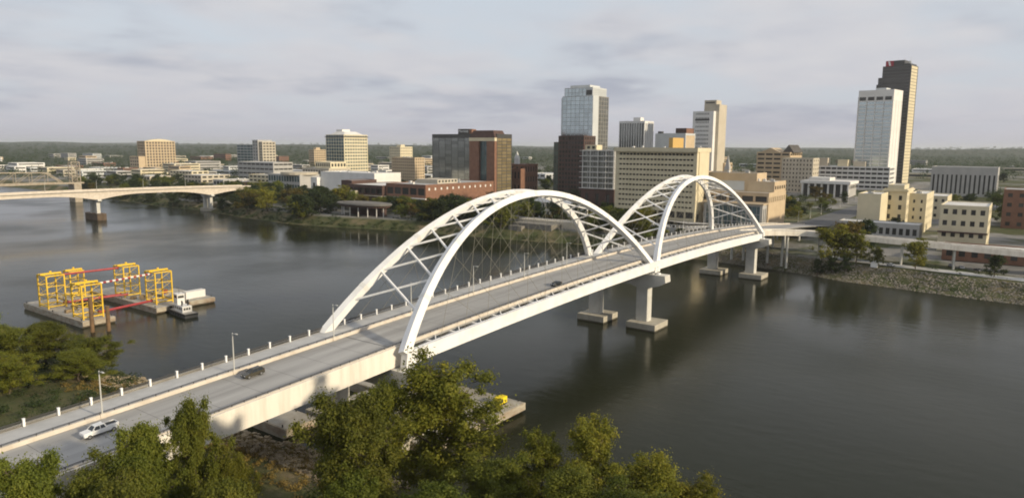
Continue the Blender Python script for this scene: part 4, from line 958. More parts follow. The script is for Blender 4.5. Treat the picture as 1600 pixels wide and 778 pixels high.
r, h = bld('cream_annex', 'small cream building cut by the right edge of the photograph', 372, -97, 36.5)
block(r, 0, 40, 0, 24, 0, h, cream, [W_('n', 5, 4, win_dark, fx=(0.25,0.75), fz=(0.3,0.75)), W_('w', 7, 4, win_dark, fx=(0.3,0.7), fz=(0.3,0.75))], r=0.4, roof=roof_light)
MB().box(-1.2, -0.02, -0.4, 24.4, 11, 11.8).build('ledge', brick_dark, r)
r, h = bld('grey_annex', 'grey stone office with tall narrow windows at far right', 812, -87, 49.5)
block(r, 0, 50, 0, 62, 0, h, greystone, [W_('n', 14, 1, win_dark, fx=(0.3,0.7), fz=(0.1,0.75)), W_('w', 8, 1, win_dark, fx=(0.3,0.7), fz=(0.1,0.75))], r=0.5, roof=roof_grey)
r, h = bld('cream_rear_wing', 'long low cream roof behind the cream office wings', 560, -62, 31)
block(r, 0, 40, 0, 60, 0, h, cream, [W_('n', 12, 3, win_dark, fx=(0.3,0.7), fz=(0.3,0.7))], r=0.4, roof=roof_light)
r, h = bld('brick_store', 'long low red brick store by the riverside parking at right', 344, -150, 16.5)
block(r, 0, 14, 0, 72, 0, h, brick, [W_('n', 12, 1, win_dark, fx=(0.25,0.75), fz=(0.3,0.7))], r=0.3, roof=roof_light)
# beyond the right edge of the photograph the town goes on
for k, (x, y, dx, dy, zt, m_) in enumerate(((420,-190,40,50,36,beige),(520,-150,40,50,40,brick),(660,-190,50,60,44,cream))):
    r, h = bld('town_block', '%s town block beyond the cream annex, %s going away' % (('beige','brick','cream')[k], ('first','second','third')[k]), x, y, zt)
    block(r, 0, dx, 0, dy, 0, h, m_, [W_('n', 7, 4, win_dark, fx=(0.3,0.7), fz=(0.3,0.7)), W_('w', 6, 4, win_dark, fx=(0.3,0.7), fz=(0.3,0.7))], r=0.3, roof=roof_grey)

# left group
r, h = bld('stone_tower', 'tan and glass tower with white stepped roof left of centre', 635, 753, 84.5)
block(r, 0, 49, 0, 43, 0, h, cream, [W_('n', 7, 14, win_teal, fx=(0.04,0.96), fz=(0.12,0.95)), W_('w', 9, 14, win_teal, fx=(0.15,0.85), fz=(0.35,0.85))], r=0.4, roof=roof_light)
MB().box(-1.2, 50.2, -1.2, 44.2, h-3.2, h-2.2).build('cornice', darkwall, r)
MB().add([(4,4,h+0.13),(45,4,h+0.13),(45,39,h+0.13),(4,39,h+0.13),(12,12,h+5.5),(36,12,h+5.5),(36,32,h+5.5),(12,32,h+5.5)], [(0,3,2,1),(4,5,6,7),(0,1,5,4),(1,2,6,5),(2,3,7,6),(3,0,4,7)]).build('roof_cap', roof_light, r)
block(r, 16, 32, 22, 36, h+5.5, h+9, whitewall)
r, h = bld('slim_office', 'slim office of teal glass and pale stone shaft at left', 644, 975, 68.0)
block(r, 0, 22, 26, 78, 0, h, greystone, [W_('n', 5, 11, win_teal, fx=(0.03,0.97), fz=(0.15,0.9))], r=0.3, roof=roof_dark)
block(r, -3, 26, 10, 25.98, 0, h+8, greystone, [W_('n', 2, 11, win_dark, fx=(0.3,0.7), fz=(0.25,0.8))], r=0.3, roof=roof_grey)
block(r, -1, 26, 0, 9.98, 0, h+5, beige, [W_('w', 4, 12, win_dark, fx=(0.15,0.85), fz=(0.3,0.8)), W_('n', 2, 12, win_dark, fx=(0.2,0.8), fz=(0.3,0.8))], r=0.4, roof=roof_grey)
r, h = bld('apartment_tower', 'tan apartment tower with warm lit side and curved top, far left', 658, 1408, 73.5)
block(r, 0, 66, 0, 33, 0, h, tan, [W_('w', 10, 10, win_dark, fx=(0.22,0.82), fz=(0.2,0.8)), W_('n', 5, 10, win_dark, fx=(0.15,0.85), fz=(0.2,0.85))], r=1.2, roof=roof_grey)
MB().ext([(2+62*k/10, h+0.13+5.0*math.sin(math.pi*k/10)) for k in range(11)], 'y', 1, 14).build('curved_parapet', cream, r)
block(r, -14, -0.02, 2, 40, 0, h-32, tan, [W_('n', 4, 4, win_dark)], r=0.3, roof=roof_grey)
r, h = bld('tan_office', 'tan mid-rise office with regular windows beside the mirrored hotel', 622, 590, 51.5)
block(r, 0, 20, 0, 46, 0, h, tan, [W_('n', 11, 9, win_dark, fx=(0.25,0.75), fz=(0.3,0.8)), W_('w', 4, 9, win_dark, fx=(0.25,0.75), fz=(0.3,0.8))], r=0.4, roof=roof_light); units(r, 2, 19, 2, 44, h, 3, 20)
r, h = bld('far_apartments', 'small cream apartment block on the skyline above the tan office', 974, 968, 65.5)
block(r, 0, 37, 0, 32, 0, h, cream, [W_('n', 6, 8, win_dark, fx=(0.3,0.7)), W_('w', 7, 8, win_dark, fx=(0.3,0.7))], r=0.4, roof=roof_light); block(r, 12, 24, 10, 22, h+0.12, h+5, cream)
r, h = bld('far_tan_house', 'small tan apartment block left of the white-roofed tower', 997, 1279, 56.5)
block(r, 0, 35, 0, 20, 0, h, tan, [W_('n', 4, 7, win_dark), W_('w', 6, 7, win_dark)], r=0.4, roof=roof_light); block(r, 10, 22, 5, 15, h+0.12, h+6, tan)
r, h = bld('library_building', 'pale tiered public building in front of the white-roofed tower', 560, 700, 44)
block(r, 0, 40, 0, 60, 0, h-9, beige, [W_('n', 10, 2, win_dark), W_('w', 7, 2, win_dark)], roof=roof_light); block(r, 8, 38, 6, 40, h-8.9, h, cream, [W_('n', 7, 1, win_dark), W_('w', 5, 1, win_dark)], r=0.3, roof=roof_light)
r, h = bld('long_garage', 'long grey parking deck below the slim office', 560, 830, 41)
block(r, 0, 36, 0, 92, 0, h, greystone, [W_('n', 8, 4, win_dark, fx=(0.04,0.96), fz=(0.45,0.8)), W_('w', 4, 4, win_dark, fx=(0.04,0.96), fz=(0.45,0.8))], r=0.8, roof=roof_light)
r, h = bld('market_hall', 'low curved-front glazed building behind the river trees', 440, 610, 32)
block(r, 0, 30, 0, 64, 0, h, greystone, [W_('n', 12, 2, win_teal, fx=(0.1,0.9), fz=(0.2,0.85))], r=0.4, roof=roof_light); MB().prism([(15+22*math.cos(a), 20+24*math.sin(a)) for a in [2*math.pi*k/20 for k in range(20)]], h+0.13, h+3.2).build('drum', beige, r)
r, h = bld('brick_church', 'orange brick building with white spire right of the mirrored hotel', 566, 362, 52)
block(r, 0, 28, 0, 34, 0, h-4, brick, [W_('w', 5, 3, win_dark, fx=(0.3,0.7)), W_('n', 5, 3, win_dark, fx=(0.3,0.7))], roof=roof_grey); block(r, -10, -0.02, -2, 14, 0, h-9, brick, [W_('n', 3, 2, win_dark, fx=(0.3,0.7))], roof=roof_grey)
MB().box(6, 11, 14, 19, h-3.9, h+3).build('belfry', whitewall, r); MB().add([(6,14,h+3),(11,14,h+3),(11,19,h+3),(6,19,h+3),(8.5,16.5,h+12)], [(0,1,4),(1,2,4),(2,3,4),(3,0,4),(3,2,1,0)]).build('spire', whitewall, r)
r, h = bld('spired_church', 'small red church with pale spire right of the concert hall', 690, 160, 42)
block(r, 0, 36, 0, 16, 0, h-10, brick, roof=roof_grey); MB().box(2, 8, 4, 10, h-9.9, h+3).build('belfry', beige, r); MB().add([(2,4,h+3),(8,4,h+3),(8,10,h+3),(2,10,h+3),(5,7,h+20)], [(0,1,4),(1,2,4),(2,3,4),(3,0,4),(3,2,1,0)]).build('spire', greystone, r)
# low city fabric, near to far
FOOT = []                                     # footprints already taken, for the trees and the fill
for o in COL.objects:
    if o.get('category') in ('building', 'pavilion', 'terrace') and o.parent is None:
        bb = [c.matrix_basis @ V(p) for c in o.children if c.type == 'MESH' for p in c.bound_box]
        if bb: FOOT.append((o.location.x+min(p.x for p in bb), o.location.x+max(p.x for p in bb), o.location.y+min(p.y for p in bb), o.location.y+max(p.y for p in bb)))
def free(x, y, mrg=3.0): return all(not (a-mrg < x < b+mrg and c-mrg < y < d+mrg) for a, b, c, d in FOOT)
LOWB = []
fill = [beige, whitewall, cream, brick, greystone, tan, palewall]
q = random.Random(21); nfill = 0
tries = 0
while nfill < 140 and tries < 4000:
    tries += 1
    u = (q.uniform(-20, 700) if nfill % 3 else q.uniform(-40, 1640)); dep = q.uniform(620, 1500) if nfill % 2 else q.uniform(900, 2600)
    x = CAM.x+dep*math.cos(YAW)+(u-800)/FPX*dep*math.sin(YAW); y = CAM.y+dep*math.sin(YAW)-(u-800)/FPX*dep*math.cos(YAW)
    if x < 430 or abs(y-14) < 45 and x < 1100: continue
    dx = q.uniform(18, 55); dy = q.uniform(18, 70); hh = q.uniform(5, 11) if q.random() < 0.72 else q.uniform(11, 20)
    if not all(free(x+a*dx, y+b*dy, 6) for a in (0,0.5,1) for b in (0,0.5,1)): continue
    FOOT.append((x, x+dx, y, y+dy)); m_ = q.choice(fill)
    r = empty('low_building', (x, y, gz(x+dx/2, y+dy/2)-1.5)); LOWB.append((r, m_, x, y))
    nf = max(1, int(hh/4)); 
    block(r, 0, dx, 0, dy, 0, hh+1.5, m_, [W_('n', max(3, int(dy/9)), nf, win_dark, fx=(0.15,0.85), fz=(0.35,0.8)), W_('w', max(2, int(dx/9)), nf, win_dark, fx=(0.15,0.85), fz=(0.35,0.8))] if dep < 1150 else [W_('n', 1, nf, win_dark, fx=(0.04,0.96), fz=(0.4,0.8)), W_('w', 1, nf, win_dark, fx=(0.04,0.96), fz=(0.4,0.8))], r=0.3, roof=q.choice([roof_light, roof_light, roof_grey]), parapet=0.5)
    if q.random() < 0.5: units(r, 2, dx-2, 2, dy-2, hh+1.5, 2, nfill)
    nfill += 1

ORD = ['first','second','third','fourth','fifth','sixth','seventh','eighth','ninth','tenth','eleventh','twelfth','thirteenth','fourteenth','fifteenth','sixteenth','seventeenth','eighteenth','nineteenth','twentieth']
def ordinal(k):
    if k < 20: return ORD[k]
    return {2:'twenty-',3:'thirty-',4:'forty-',5:'fifty-',6:'sixty-',7:'seventy-',8:'eighty-',9:'ninety-'}[(k+1)//10]+ORD[(k+1)%10-1] if (k+1)%10 else {3:'thirtieth',4:'fortieth',5:'fiftieth',6:'sixtieth',7:'seventieth',8:'eightieth',9:'ninetieth'}[(k+1)//10]
def view_u(x, y):
    dx, dy = x-CAM.x, y-CAM.y; return (dx*math.sin(YAW)-dy*math.cos(YAW))/(dx*math.cos(YAW)+dy*math.sin(YAW))
CN = {beige.name:'beige', whitewall.name:'white', cream.name:'cream', brick.name:'red brick', greystone.name:'grey', tan.name:'tan', palewall.name:'pale grey'}
for mn, cn in CN.items():
    lst = sorted([t for t in LOWB if t[1].name == mn], key=lambda t: view_u(t[2], t[3]))
    for k, t in enumerate(lst): tag(t[0], 'low flat-roofed %s town building, %s of that colour from the left' % (cn, ordinal(k)), 'building', 'low flat-roofed town buildings')
# ------------------------------------------------------------------ trees
def leaf_mat(name, c1, c2, c3, trans=0.42):
    M = bpy.data.materials.new(name); M.use_nodes = True; t = M.node_tree; N = t.nodes; L = t.links; b = N['Principled BSDF']
    b.inputs['Roughness'].default_value = 0.65; b.inputs['Specular IOR Level'].default_value = 0.25
    g = N.new('ShaderNodeNewGeometry'); oi = N.new('ShaderNodeObjectInfo')
    r = N.new('ShaderNodeValToRGB'); r.color_ramp.elements[0].color = (*c1, 1); r.color_ramp.elements[1].color = (*c3, 1); e = r.color_ramp.elements.new(0.5); e.color = (*c2, 1)
    n = N.new('ShaderNodeTexNoise'); n.inputs['Scale'].default_value = 0.22; n.inputs['Detail'].default_value = 3; L.new(g.outputs['Position'], n.inputs['Vector'])
    a = N.new('ShaderNodeMath'); a.operation = 'MULTIPLY_ADD'; L.new(g.outputs['Random Per Island'], a.inputs[0]); a.inputs[1].default_value = 0.5; 
    s = N.new('ShaderNodeMath'); s.operation = 'MULTIPLY_ADD'; L.new(n.outputs[0], s.inputs[0]); s.inputs[1].default_value = 1.1; s.inputs[2].default_value = -0.3; L.new(s.outputs[0], a.inputs[2])
    L.new(a.outputs[0], r.inputs[0])
    h = N.new('ShaderNodeHueSaturation'); m1 = N.new('ShaderNodeMapRange'); L.new(oi.outputs['Random'], m1.inputs[0]); m1.inputs[3].default_value = 0.494; m1.inputs[4].default_value = 0.522; L.new(m1.outputs[0], h.inputs['Hue'])
    m2 = N.new('ShaderNodeMapRange'); m2_in = N.new('ShaderNodeMath'); m2_in.operation = 'FRACT'; mm = N.new('ShaderNodeMath'); mm.operation = 'MULTIPLY'; L.new(oi.outputs['Random'], mm.inputs[0]); mm.inputs[1].default_value = 7.31; L.new(mm.outputs[0], m2_in.inputs[0])
    L.new(m2_in.outputs[0], m2.inputs[0]); m2.inputs[3].default_value = 0.75; m2.inputs[4].default_value = 1.2; L.new(m2.outputs[0], h.inputs['Value'])
    L.new(r.outputs[0], h.inputs['Color']); L.new(h.outputs[0], b.inputs['Base Color'])
    tr = N.new('ShaderNodeBsdfTranslucent'); L.new(h.outputs[0], tr.inputs[0]); mx = N.new('ShaderNodeMixShader'); mx.inputs[0].default_value = trans
    L.new(b.outputs[0], mx.inputs[1]); L.new(tr.outputs[0], mx.inputs[2]); L.new(mx.outputs[0], N['Material Output'].inputs[0])
    return M
LEAF_G = leaf_mat('leaves_green', (0.080,0.098,0.014), (0.140,0.155,0.020), (0.215,0.205,0.030))
LEAF_Y = leaf_mat('leaves_yellowing', (0.100,0.112,0.014), (0.175,0.170,0.020), (0.27,0.215,0.028))
LEAF_D = leaf_mat('leaves_dark', (0.024,0.040,0.013), (0.044,0.062,0.018), (0.075,0.088,0.024))
LEAF_A = leaf_mat('leaves_autumn', (0.08,0.075,0.016), (0.13,0.10,0.020), (0.19,0.12,0.026))
def leaves_mesh(name, centers, radii, n, size, m, rs, flat=0.8):
    """n leaf quads spread through the clusters"""
    w = radii**2.2; idx = rs.choice(len(centers), n, p=w/w.sum())
    d = rs.normal(size=(n,3)); d /= np.linalg.norm(d, axis=1)[:,None]
    rr = radii[idx]*(0.25+0.85*np.abs(rs.normal(size=n))*0.75+0.25*rs.rand(n))
    p = centers[idx]+d*rr[:,None]*np.array([1,1,flat])
    nrm = d*0.8+rs.normal(size=(n,3))*0.6+np.array([0,0,0.35]); nrm /= np.linalg.norm(nrm, axis=1)[:,None]
    a = np.cross(nrm, rs.normal(size=(n,3))); a /= np.linalg.norm(a, axis=1)[:,None]; b = np.cross(nrm, a)
    s = size*(0.6+0.8*rs.rand(n))[:,None]
    co = np.stack([p-a*s*0.62, p-b*s*0.34+a*s*0.05, p+a*s*0.62, p+b*s*0.34+a*s*0.05], 1).reshape(-1,3)
    me = bpy.data.meshes.new(name); me.vertices.add(4*n); me.vertices.foreach_set('co', co.ravel().astype(np.float32))
    me.loops.add(4*n); me.loops.foreach_set('vertex_index', np.arange(4*n)); me.polygons.add(n); me.polygons.foreach_set('loop_start', np.arange(0,4*n,4)); me.update(); me.materials.append(m)
    return me
def tree_variant(seed, H, R, nleaf, leaf, m, ncl=70, base=0.28, lean=0.0, sparse=1.0, tube_n=6, twigs=True, nl=10):
    """returns trunk and crown meshes, scaled so that the top is at H and the crown radius is R"""
    rs = np.random.RandomState(seed); tk = MB()
    pts = [V((0,0,-0.6))]; nseg = 6
    for k in range(1, nseg+1):
        t = k/nseg; pts.append(V((lean*H*0.3*t+rs.normal()*0.014*H, rs.normal()*0.014*H, H*0.80*t)))
    r0 = 0.019*H
    for k in range(nseg): tk.tube(pts[k], pts[k+1], r0*(1-0.15*k), r0*(1-0.15*(k+1))+0.02, n=tube_n+2)
    cen = []; rad = []
    def cluster(o, spread, sc=1.0):
        c = o+V((rs.normal(), rs.normal(), rs.normal()*0.75))*spread; cen.append(c); rad.append(R*(0.10+0.13*rs.rand()**1.3)*sparse*sc)
        if twigs: tk.tube(o, c, r0*0.11, r0*0.035, n=4)
    for j in range(nl):
        f = base+(0.84-base)*(j+0.6*rs.rand())/nl; kk = f/0.80*nseg; i0 = min(int(kk), nseg-1); o = pts[i0].lerp(pts[i0+1], min(kk-i0,1))
        az = 2.4*j+rs.rand()*0.9; el = math.radians(12+50*(f-base)/(0.84-base)+rs.normal()*9); ln = R*(0.7+0.5*rs.rand())*(1.0-0.4*max(0,(f-0.5))/0.4)
        prev = o; dirv = V((math.cos(az)*math.cos(el), math.sin(az)*math.cos(el), math.sin(el)))
        for q_ in range(4):
            nx = prev+dirv*(ln/4)+V((rs.normal(), rs.normal(), rs.normal()*0.6))*ln*0.06; dirv = (dirv+V((0,0,0.10))).normalized()
            tk.tube(prev, nx, r0*0.40*(1-0.22*q_), r0*0.40*(1-0.22*(q_+1)), n=tube_n)
            if q_ > 0:
                for sd in (-1, 1):
                    sb_ = nx+V((-dirv.y*sd, dirv.x*sd, 0.25+0.3*rs.rand()))*R*(0.16+0.16*rs.rand())
                    tk.tube(nx, sb_, r0*0.16, r0*0.06, n=4)
                    for _ in range(max(1, int(ncl/(nl*9)))): cluster(sb_, R*0.17)
            for _ in range(max(1, int(ncl/(nl*9)))): cluster(nx, R*0.17, 0.9 if q_ else 0.7)
            prev = nx
    for _ in range(int(ncl*0.16)): cluster(pts[-1]+V((0,0,H*0.05)), R*0.24)
    cen = np.array([tuple(c) for c in cen]); rad = np.array(rad)
    zt = np.percentile(cen[:,2]+rad, 99.3); rx = np.percentile(np.hypot(cen[:,0], cen[:,1])+rad*0.7, 93)
    cr = leaves_mesh('crown', cen, rad, nleaf, leaf, m, rs); tm = tk.mesh('trunk', bark)
    for me in (cr, tm): me.transform(Matrix.Diagonal((R/rx, R/rx, H/zt, 1)))
    return tm, cr
def place_tree(var, x, y, label, group, scale=1.0, rz=0.0, sz=None, name='tree', z=None):
    r = empty(name, (x, y, gz(x, y)-0.2 if z is None else z), rz); s = scale; r.scale = (s, s, sz or s); tag(r, label, 'tree', group)
    link('trunk', var[0], r); link('crown', var[1], r); return r
# foreground trees on the north bank (height 20 m, crown radius 7 m at scale 1)
FG = [tree_variant(11, 20, 7.0, 50000, 0.31, LEAF_Y, 230, base=0.16, nl=15, sparse=0.92), tree_variant(12, 20, 7.0, 60000, 0.33, LEAF_G, 230, base=0.14, nl=15), tree_variant(13, 20, 7.0, 22000, 0.33, LEAF_Y, 140, sparse=0.85, nl=12), tree_variant(14, 20, 7.0, 60000, 0.33, LEAF_G, 240, base=0.10, nl=16)]
gl = 'trees on the near bank'
NT = [ # variant, x, y, height, crown radius, turn, label
 (0,-19.5,-27,27.2,10.8,0.3,'tallest near tree, yellowing, rising in front of the bridge pier'),
 (1,-43.0,-31.5,26.0,7.2,1.2,'dark full tree directly left of the tallest near tree'),
 (2,-26.0,-9.5,16.5,4.6,2.0,'thin yellow tree between the approach girder and the tallest tree'),
 (1,-58.3,-12.6,24.9,3.9,0.5,'slim tree whose top covers the bridge deck beside the pickup'),
 (3,-64.4,-9.0,22.0,5.2,2.2,'broad dark tree below the pickup at lower left'),
 (1,-71.7,-9.5,18.8,5.4,3.0,'bushy tree at the lower left corner of the photograph'),
 (2,-24.5,-19.0,22.5,5.8,4.4,'loose half-bare tree tucked against the left side of the tallest tree'),
 (3,-67.5,-13.5,19.0,5.0,1.7,'dense green tree between the broad dark tree and the corner tree'),
 (0,-54.5,-15.5,15.5,3.4,1.4,'pale green tree just in front of the approach girder'),
 (3,-62.6,-25.8,17.0,5.6,4.0,'low dark tree at the bottom edge left of the golden bank'),
 (1,-72.2,-18,19.0,5.6,0.1,'full green tree at the bottom edge below the bushy corner tree'),
 (1,-80,-7.3,21.5,5.4,5.5,'green tree beyond the left edge beside the road'),
 (3,-47,-36,16.0,5.6,0.8,'dark low crown at the bottom edge below the dark full tree'),
 (3,-43,-49,16.0,6.5,2.8,'dark low crown at the bottom centre right of the tall trunk'),
 (1,-26,-46.8,14.6,6.4,0.9,'dark green crown between the tall tree and the bottom right group'),
 (2,-17.6,-50.2,18.8,5.6,1.1,'left one of the yellow-green trees at bottom right'),
 (2,-14.4,-57.6,22.3,6.8,0.0,'open feathery tree standing highest of the bottom right group'),
 (0,-14.5,-68.6,18.9,7.8,2.6,'round yellow-green tree in the middle of the bottom right group'),
 (0,-10.5,-75,16.3,6.2,3.7,'yellow-green tree on the water side of the bottom right group'),
 (0,-5.6,-80,11.0,5.0,5.0,'smallest tree at the tip of the bottom right group'),
 (3,-27.5,-62,16.6,6.4,1.9,'dark tree at the bottom edge in front of the feathery tree'),
 (1,-27,-72,17.0,6.6,0.2,'dark tree at the bottom edge below the round yellow-green tree'),
 (1,-24,103,11.5,8.0,0.9,'round green tree on the north bank behind the pickup lamp'),
 (3,-32,92,9.0,6.5,2.1,'dark tree nearest the bridge on the far side of the road'),
 (3,-30,118,13.0,8.0,3.3,'green tree behind the round one at the left edge'),
 (1,-44,112,14.0,8.0,4.1,'tall dark tree left of the round green bank tree'),
 (0,-48,94,10.0,7.0,0.4,'yellow-green tree beyond the left edge of the photograph'),
 (3,-40,140,13.0,8.5,5.1,'green tree farthest along the north bank'),
]
for v, x, y, h, cr_, rz, lab in NT:
    r = place_tree(FG[v], x, y, lab, gl, 1.0, rz); r.scale = (cr_/7.0, cr_/7.0, h*1.04/20.0)
# undergrowth on the near bank: one leafy mass, plus golden grass on the riprap
rs = np.random.RandomState(5)
cc = []; rr = []
for _ in range(700):
    y = rs.uniform(-95, 150); x = float(nshore(y))-rs.uniform(2, 60)
    if 2 < y < 31 and x > -75: continue
    if -12 < y < 60 and x > -52: continue
    cc.append((x, y, gz(x,y)+rs.uniform(0.1, 1.6))); rr.append(rs.uniform(0.8, 2.4))
us = link('undergrowth', leaves_mesh('undergrowth', np.array(cc), np.array(rr), 70000, 0.42, LEAF_D, rs, flat=0.7)); tag(us, 'dark green undergrowth between the near bank trees', 'undergrowth', kind='stuff')
cc = []; rr = []
for _ in range(620):
    y = rs.uniform(-14, 90); x = float(nshore(y))-rs.uniform(1.0, 24)
    cc.append((x, y, gz(x,y)+rs.uniform(0.0, 0.5))); rr.append(rs.uniform(0.4, 1.1))
GOLD = leaf_mat('golden_grass', (0.22,0.15,0.04), (0.30,0.21,0.06), (0.16,0.14,0.04), 0.3)
us = link('dry_grass', leaves_mesh('dry_grass', np.array(cc), np.array(rr), 42000, 0.30, GOLD, rs, flat=0.8)); tag(us, 'golden dry grass over the riprap by the water', 'grass', kind='stuff')
cc = []; rr = []
for _ in range(1500):
    y = rs.uniform(95, 1000) if rs.rand() < 0.95 else rs.uniform(-220, -72); x = float(shore(y))+rs.uniform(1.5, 34) if rs.rand() < 0.7 else float(shore(y))+rs.uniform(1, 8)
    if 556 < y < 596 or not free(x, y, 1.5): continue
    cc.append((x, y, gz(x,y)+rs.uniform(0.0, 1.0))); rr.append(rs.uniform(0.7, 2.1))
us = link('bank_shrubs', leaves_mesh('bank_shrubs', np.array(cc), np.array(rr), 60000, 0.55, LEAF_D, rs, flat=0.7)); tag(us, 'low dark shrubs covering the far river bank', 'shrubs', kind='stuff')
# riprap stones: near bank under the bridge and the far bank right of the pier
def stones(name, label, n, fx, smin, smax, m):
    mb_v = []; mb_f = []; o = 0
    cube = np.array([(-1,-1,-1),(1,-1,-1),(1,1,-1),(-1,1,-1),(-1,-1,1),(1,-1,1),(1,1,1),(-1,1,1)], float); fc = [(0,3,2,1),(4,5,6,7),(0,1,5,4),(1,2,6,5),(2,3,7,6),(3,0,4,7)]
    for _ in range(n):
        x, y = fx(rs); s = rs.uniform(smin, smax); c = cube*s*(0.6+0.6*rs.rand(8,3))*np.array([1,1,0.7]); a = rs.rand()*6.28
        c = np.stack([c[:,0]*math.cos(a)-c[:,1]*math.sin(a), c[:,0]*math.sin(a)+c[:,1]*math.cos(a), c[:,2]+0.3*rs.normal()*c[:,0]], 1)
        mb_v += [tuple(p) for p in c+np.array([x, y, gz(x,y)+0.15*s])]; mb_f += [tuple(i+o for i in f) for f in fc]; o += 8
    me = bpy.data.meshes.new(name); me.from_pydata(mb_v, [], mb_f); me.materials.append(m); ob = link(name, me); tag(ob, label, 'stones', kind='stuff'); return ob
def near_xy(r_):
    y = r_.uniform(-16, 100); return float(nshore(y))-r_.uniform(-0.5, 15), y
def far_xy(r_):
    y = r_.uniform(-150, 40); return float(shore(y))+r_.uniform(-0.5, 17), y
stones('riprap', 'brown riprap stones on the near bank under the bridge', 2600, near_xy, 0.22, 0.6, mat('brown_riprap', (0.42,0.34,0.22), 0.95, color2=(0.27,0.215,0.145), nscale=0.8))
stones('riprap', 'grey riprap stones on the far bank right of the last pier', 5200, far_xy, 0.14, 0.38, mat('grey_riprap', (0.29,0.26,0.215), 0.95, color2=(0.20,0.185,0.155), nscale=0.25))
# far-bank and town trees (height 12 m, radius 5 m at scale 1)
FT = [tree_variant(31, 12, 5.0, 4200, 0.55, LEAF_D, 90, base=0.14, twigs=False, tube_n=4), tree_variant(32, 12, 5.0, 4200, 0.55, LEAF_G, 90, base=0.14, twigs=False, tube_n=4), tree_variant(33, 12, 5.0, 3800, 0.52, LEAF_Y, 90, base=0.16, twigs=False, tube_n=4), tree_variant(34, 12, 5.0, 4200, 0.55, LEAF_D, 90, base=0.08, twigs=False, tube_n=4), tree_variant(35, 12, 5.0, 3600, 0.52, LEAF_A, 80, base=0.16, twigs=False, tube_n=4)]
kindw = ['dark','green','yellowing','dense dark','rusty']
q = random.Random(4)
spots = [ # variant, x, y, height  - single trees one can point at
 (2,305,-30,23,'large yellowing tree right of the last pier, under the ramp edge'),(4,318,-34,22,'rust-topped tall tree behind the ramp by the bridgehead'),(0,338,-38,22,'dark tall tree behind the yellowing one at the bridgehead'),
 (2,306,-41,19,'broad yellowing tree hanging over the stone bank'),(1,303,-52,11,'small green tree beside the white marker on the bank path'),(2,304,-70,17,'lone yellow tree on the bank by the parking'),
 (3,296,-24,9.5,'dark bush mass at the water edge right of the last pier'),(3,297,-31,10,'dark bush in the middle of the stone bank growth'),(3,297,-38,9,'low dark bush at the right of the stone bank growth'),
 (0,402,-46,15,'round dark tree against the cream wing'),(1,402,-57,11,'round green tree in front of the right cream wing'),(0,300,-104,12,'dark tree at the right edge above the bank'),(0,470,-84,15,'dark tree between cream wings and annex'),
 (0,520,-70,16,'dark tree behind the cream wings'),(1,560,-100,15,'green tree beyond the cream annex'),(3,303,-128,11,'dark tree beyond the right edge by the bank'),(1,306,-160,12,'green tree beyond the right edge on the path')]
for v, x, y, h, lab in spots:
    s = h/12; place_tree(FT[v], x, y, lab, 'trees by the bridgehead', s*0.92, q.uniform(0,6), s)
def scatter(n, fn, hmin, hmax, weights, where, group, clear=2.5, fat=1.15):
    k = 0; t = 0; got = []
    while k < n and t < n*30:
        t += 1; x, y = fn()
        if not free(x, y, clear) or (558 < y < 594 and x < 345): continue
        v = q.choices(range(5), weights)[0]; h = q.uniform(hmin, hmax); s = h/12
        got.append((v, x, y, place_tree(FT[v], x, y, None, group, s*q.uniform(0.9,1.25)*fat, q.uniform(0,6.28), s))); k += 1
    for v in range(5):
        for i, g_ in enumerate(sorted([g_ for g_ in got if g_[0] == v], key=lambda g_: view_u(g_[1], g_[2]))):
            tag(g_[3], '%s %s tree from left %s' % (ordinal(i), kindw[v], where), 'tree')
def bank(y0, y1, d0, d1):
    def f():
        y = q.uniform(y0, y1); return float(shore(y))+q.uniform(d0, d1), y
    return f
scatter(20, bank(405, 470, 6, 75), 16, 24, [4,3,2,4,1], 'in the clump on the bank below the white hall', 'far bank trees below the white hall')
scatter(46, bank(470, 660, 4, 90), 14, 20, [4,4,1,4,0.4], 'in the grove by the girder bridge landing', 'far bank grove by the girder bridge')
scatter(44, bank(640, 1000, 4, 90), 11, 17, [4,4,0.5,4,0.2], 'in the riverside strip behind the girder bridge', 'riverside trees behind the girder bridge')
scatter(26, bank(295, 402, 24, 72), 11, 16, [3,3,2,3,1], 'beside the park pavilion', 'trees around the park pavilion')
scatter(36, bank(185, 300, 14, 70), 14, 21, [4,2,1,5,0.3], 'in the park behind the near arch', 'park trees behind the near arch')
scatter(26, bank(95, 190, 8, 78), 11, 18, [3,3,1,3,0.5], 'in the park between the two arches', 'park trees between the arches')
scatter(9, bank(46, 95, 8, 40), 7, 11, [2,3,1,2,0.3], 'below the balustrade terrace', 'small trees by the terrace')
scatter(14, lambda: (q.uniform(470,700), q.uniform(34,62)), 6, 10, [2,4,2,1,0.2], 'on the green median before the columned hall', 'median trees before the columned hall')
def town():
    u = q.uniform(0, 1600); dep = 540+560*q.random()
    x = CAM.x+dep*math.cos(YAW)+(u-800)/FPX*dep*math.sin(YAW); y = CAM.y+dep*math.sin(YAW)-(u-800)/FPX*dep*math.cos(YAW)
    if x < shore(y)+60 or (abs(y-14) < 22+0.03*max(0,x-500) and x < 1300): return (500, 360)
    return x, y
scatter(70, town, 10, 16, [4,4,1,4,0.3], 'among the town buildings', 'street trees among the town buildings')
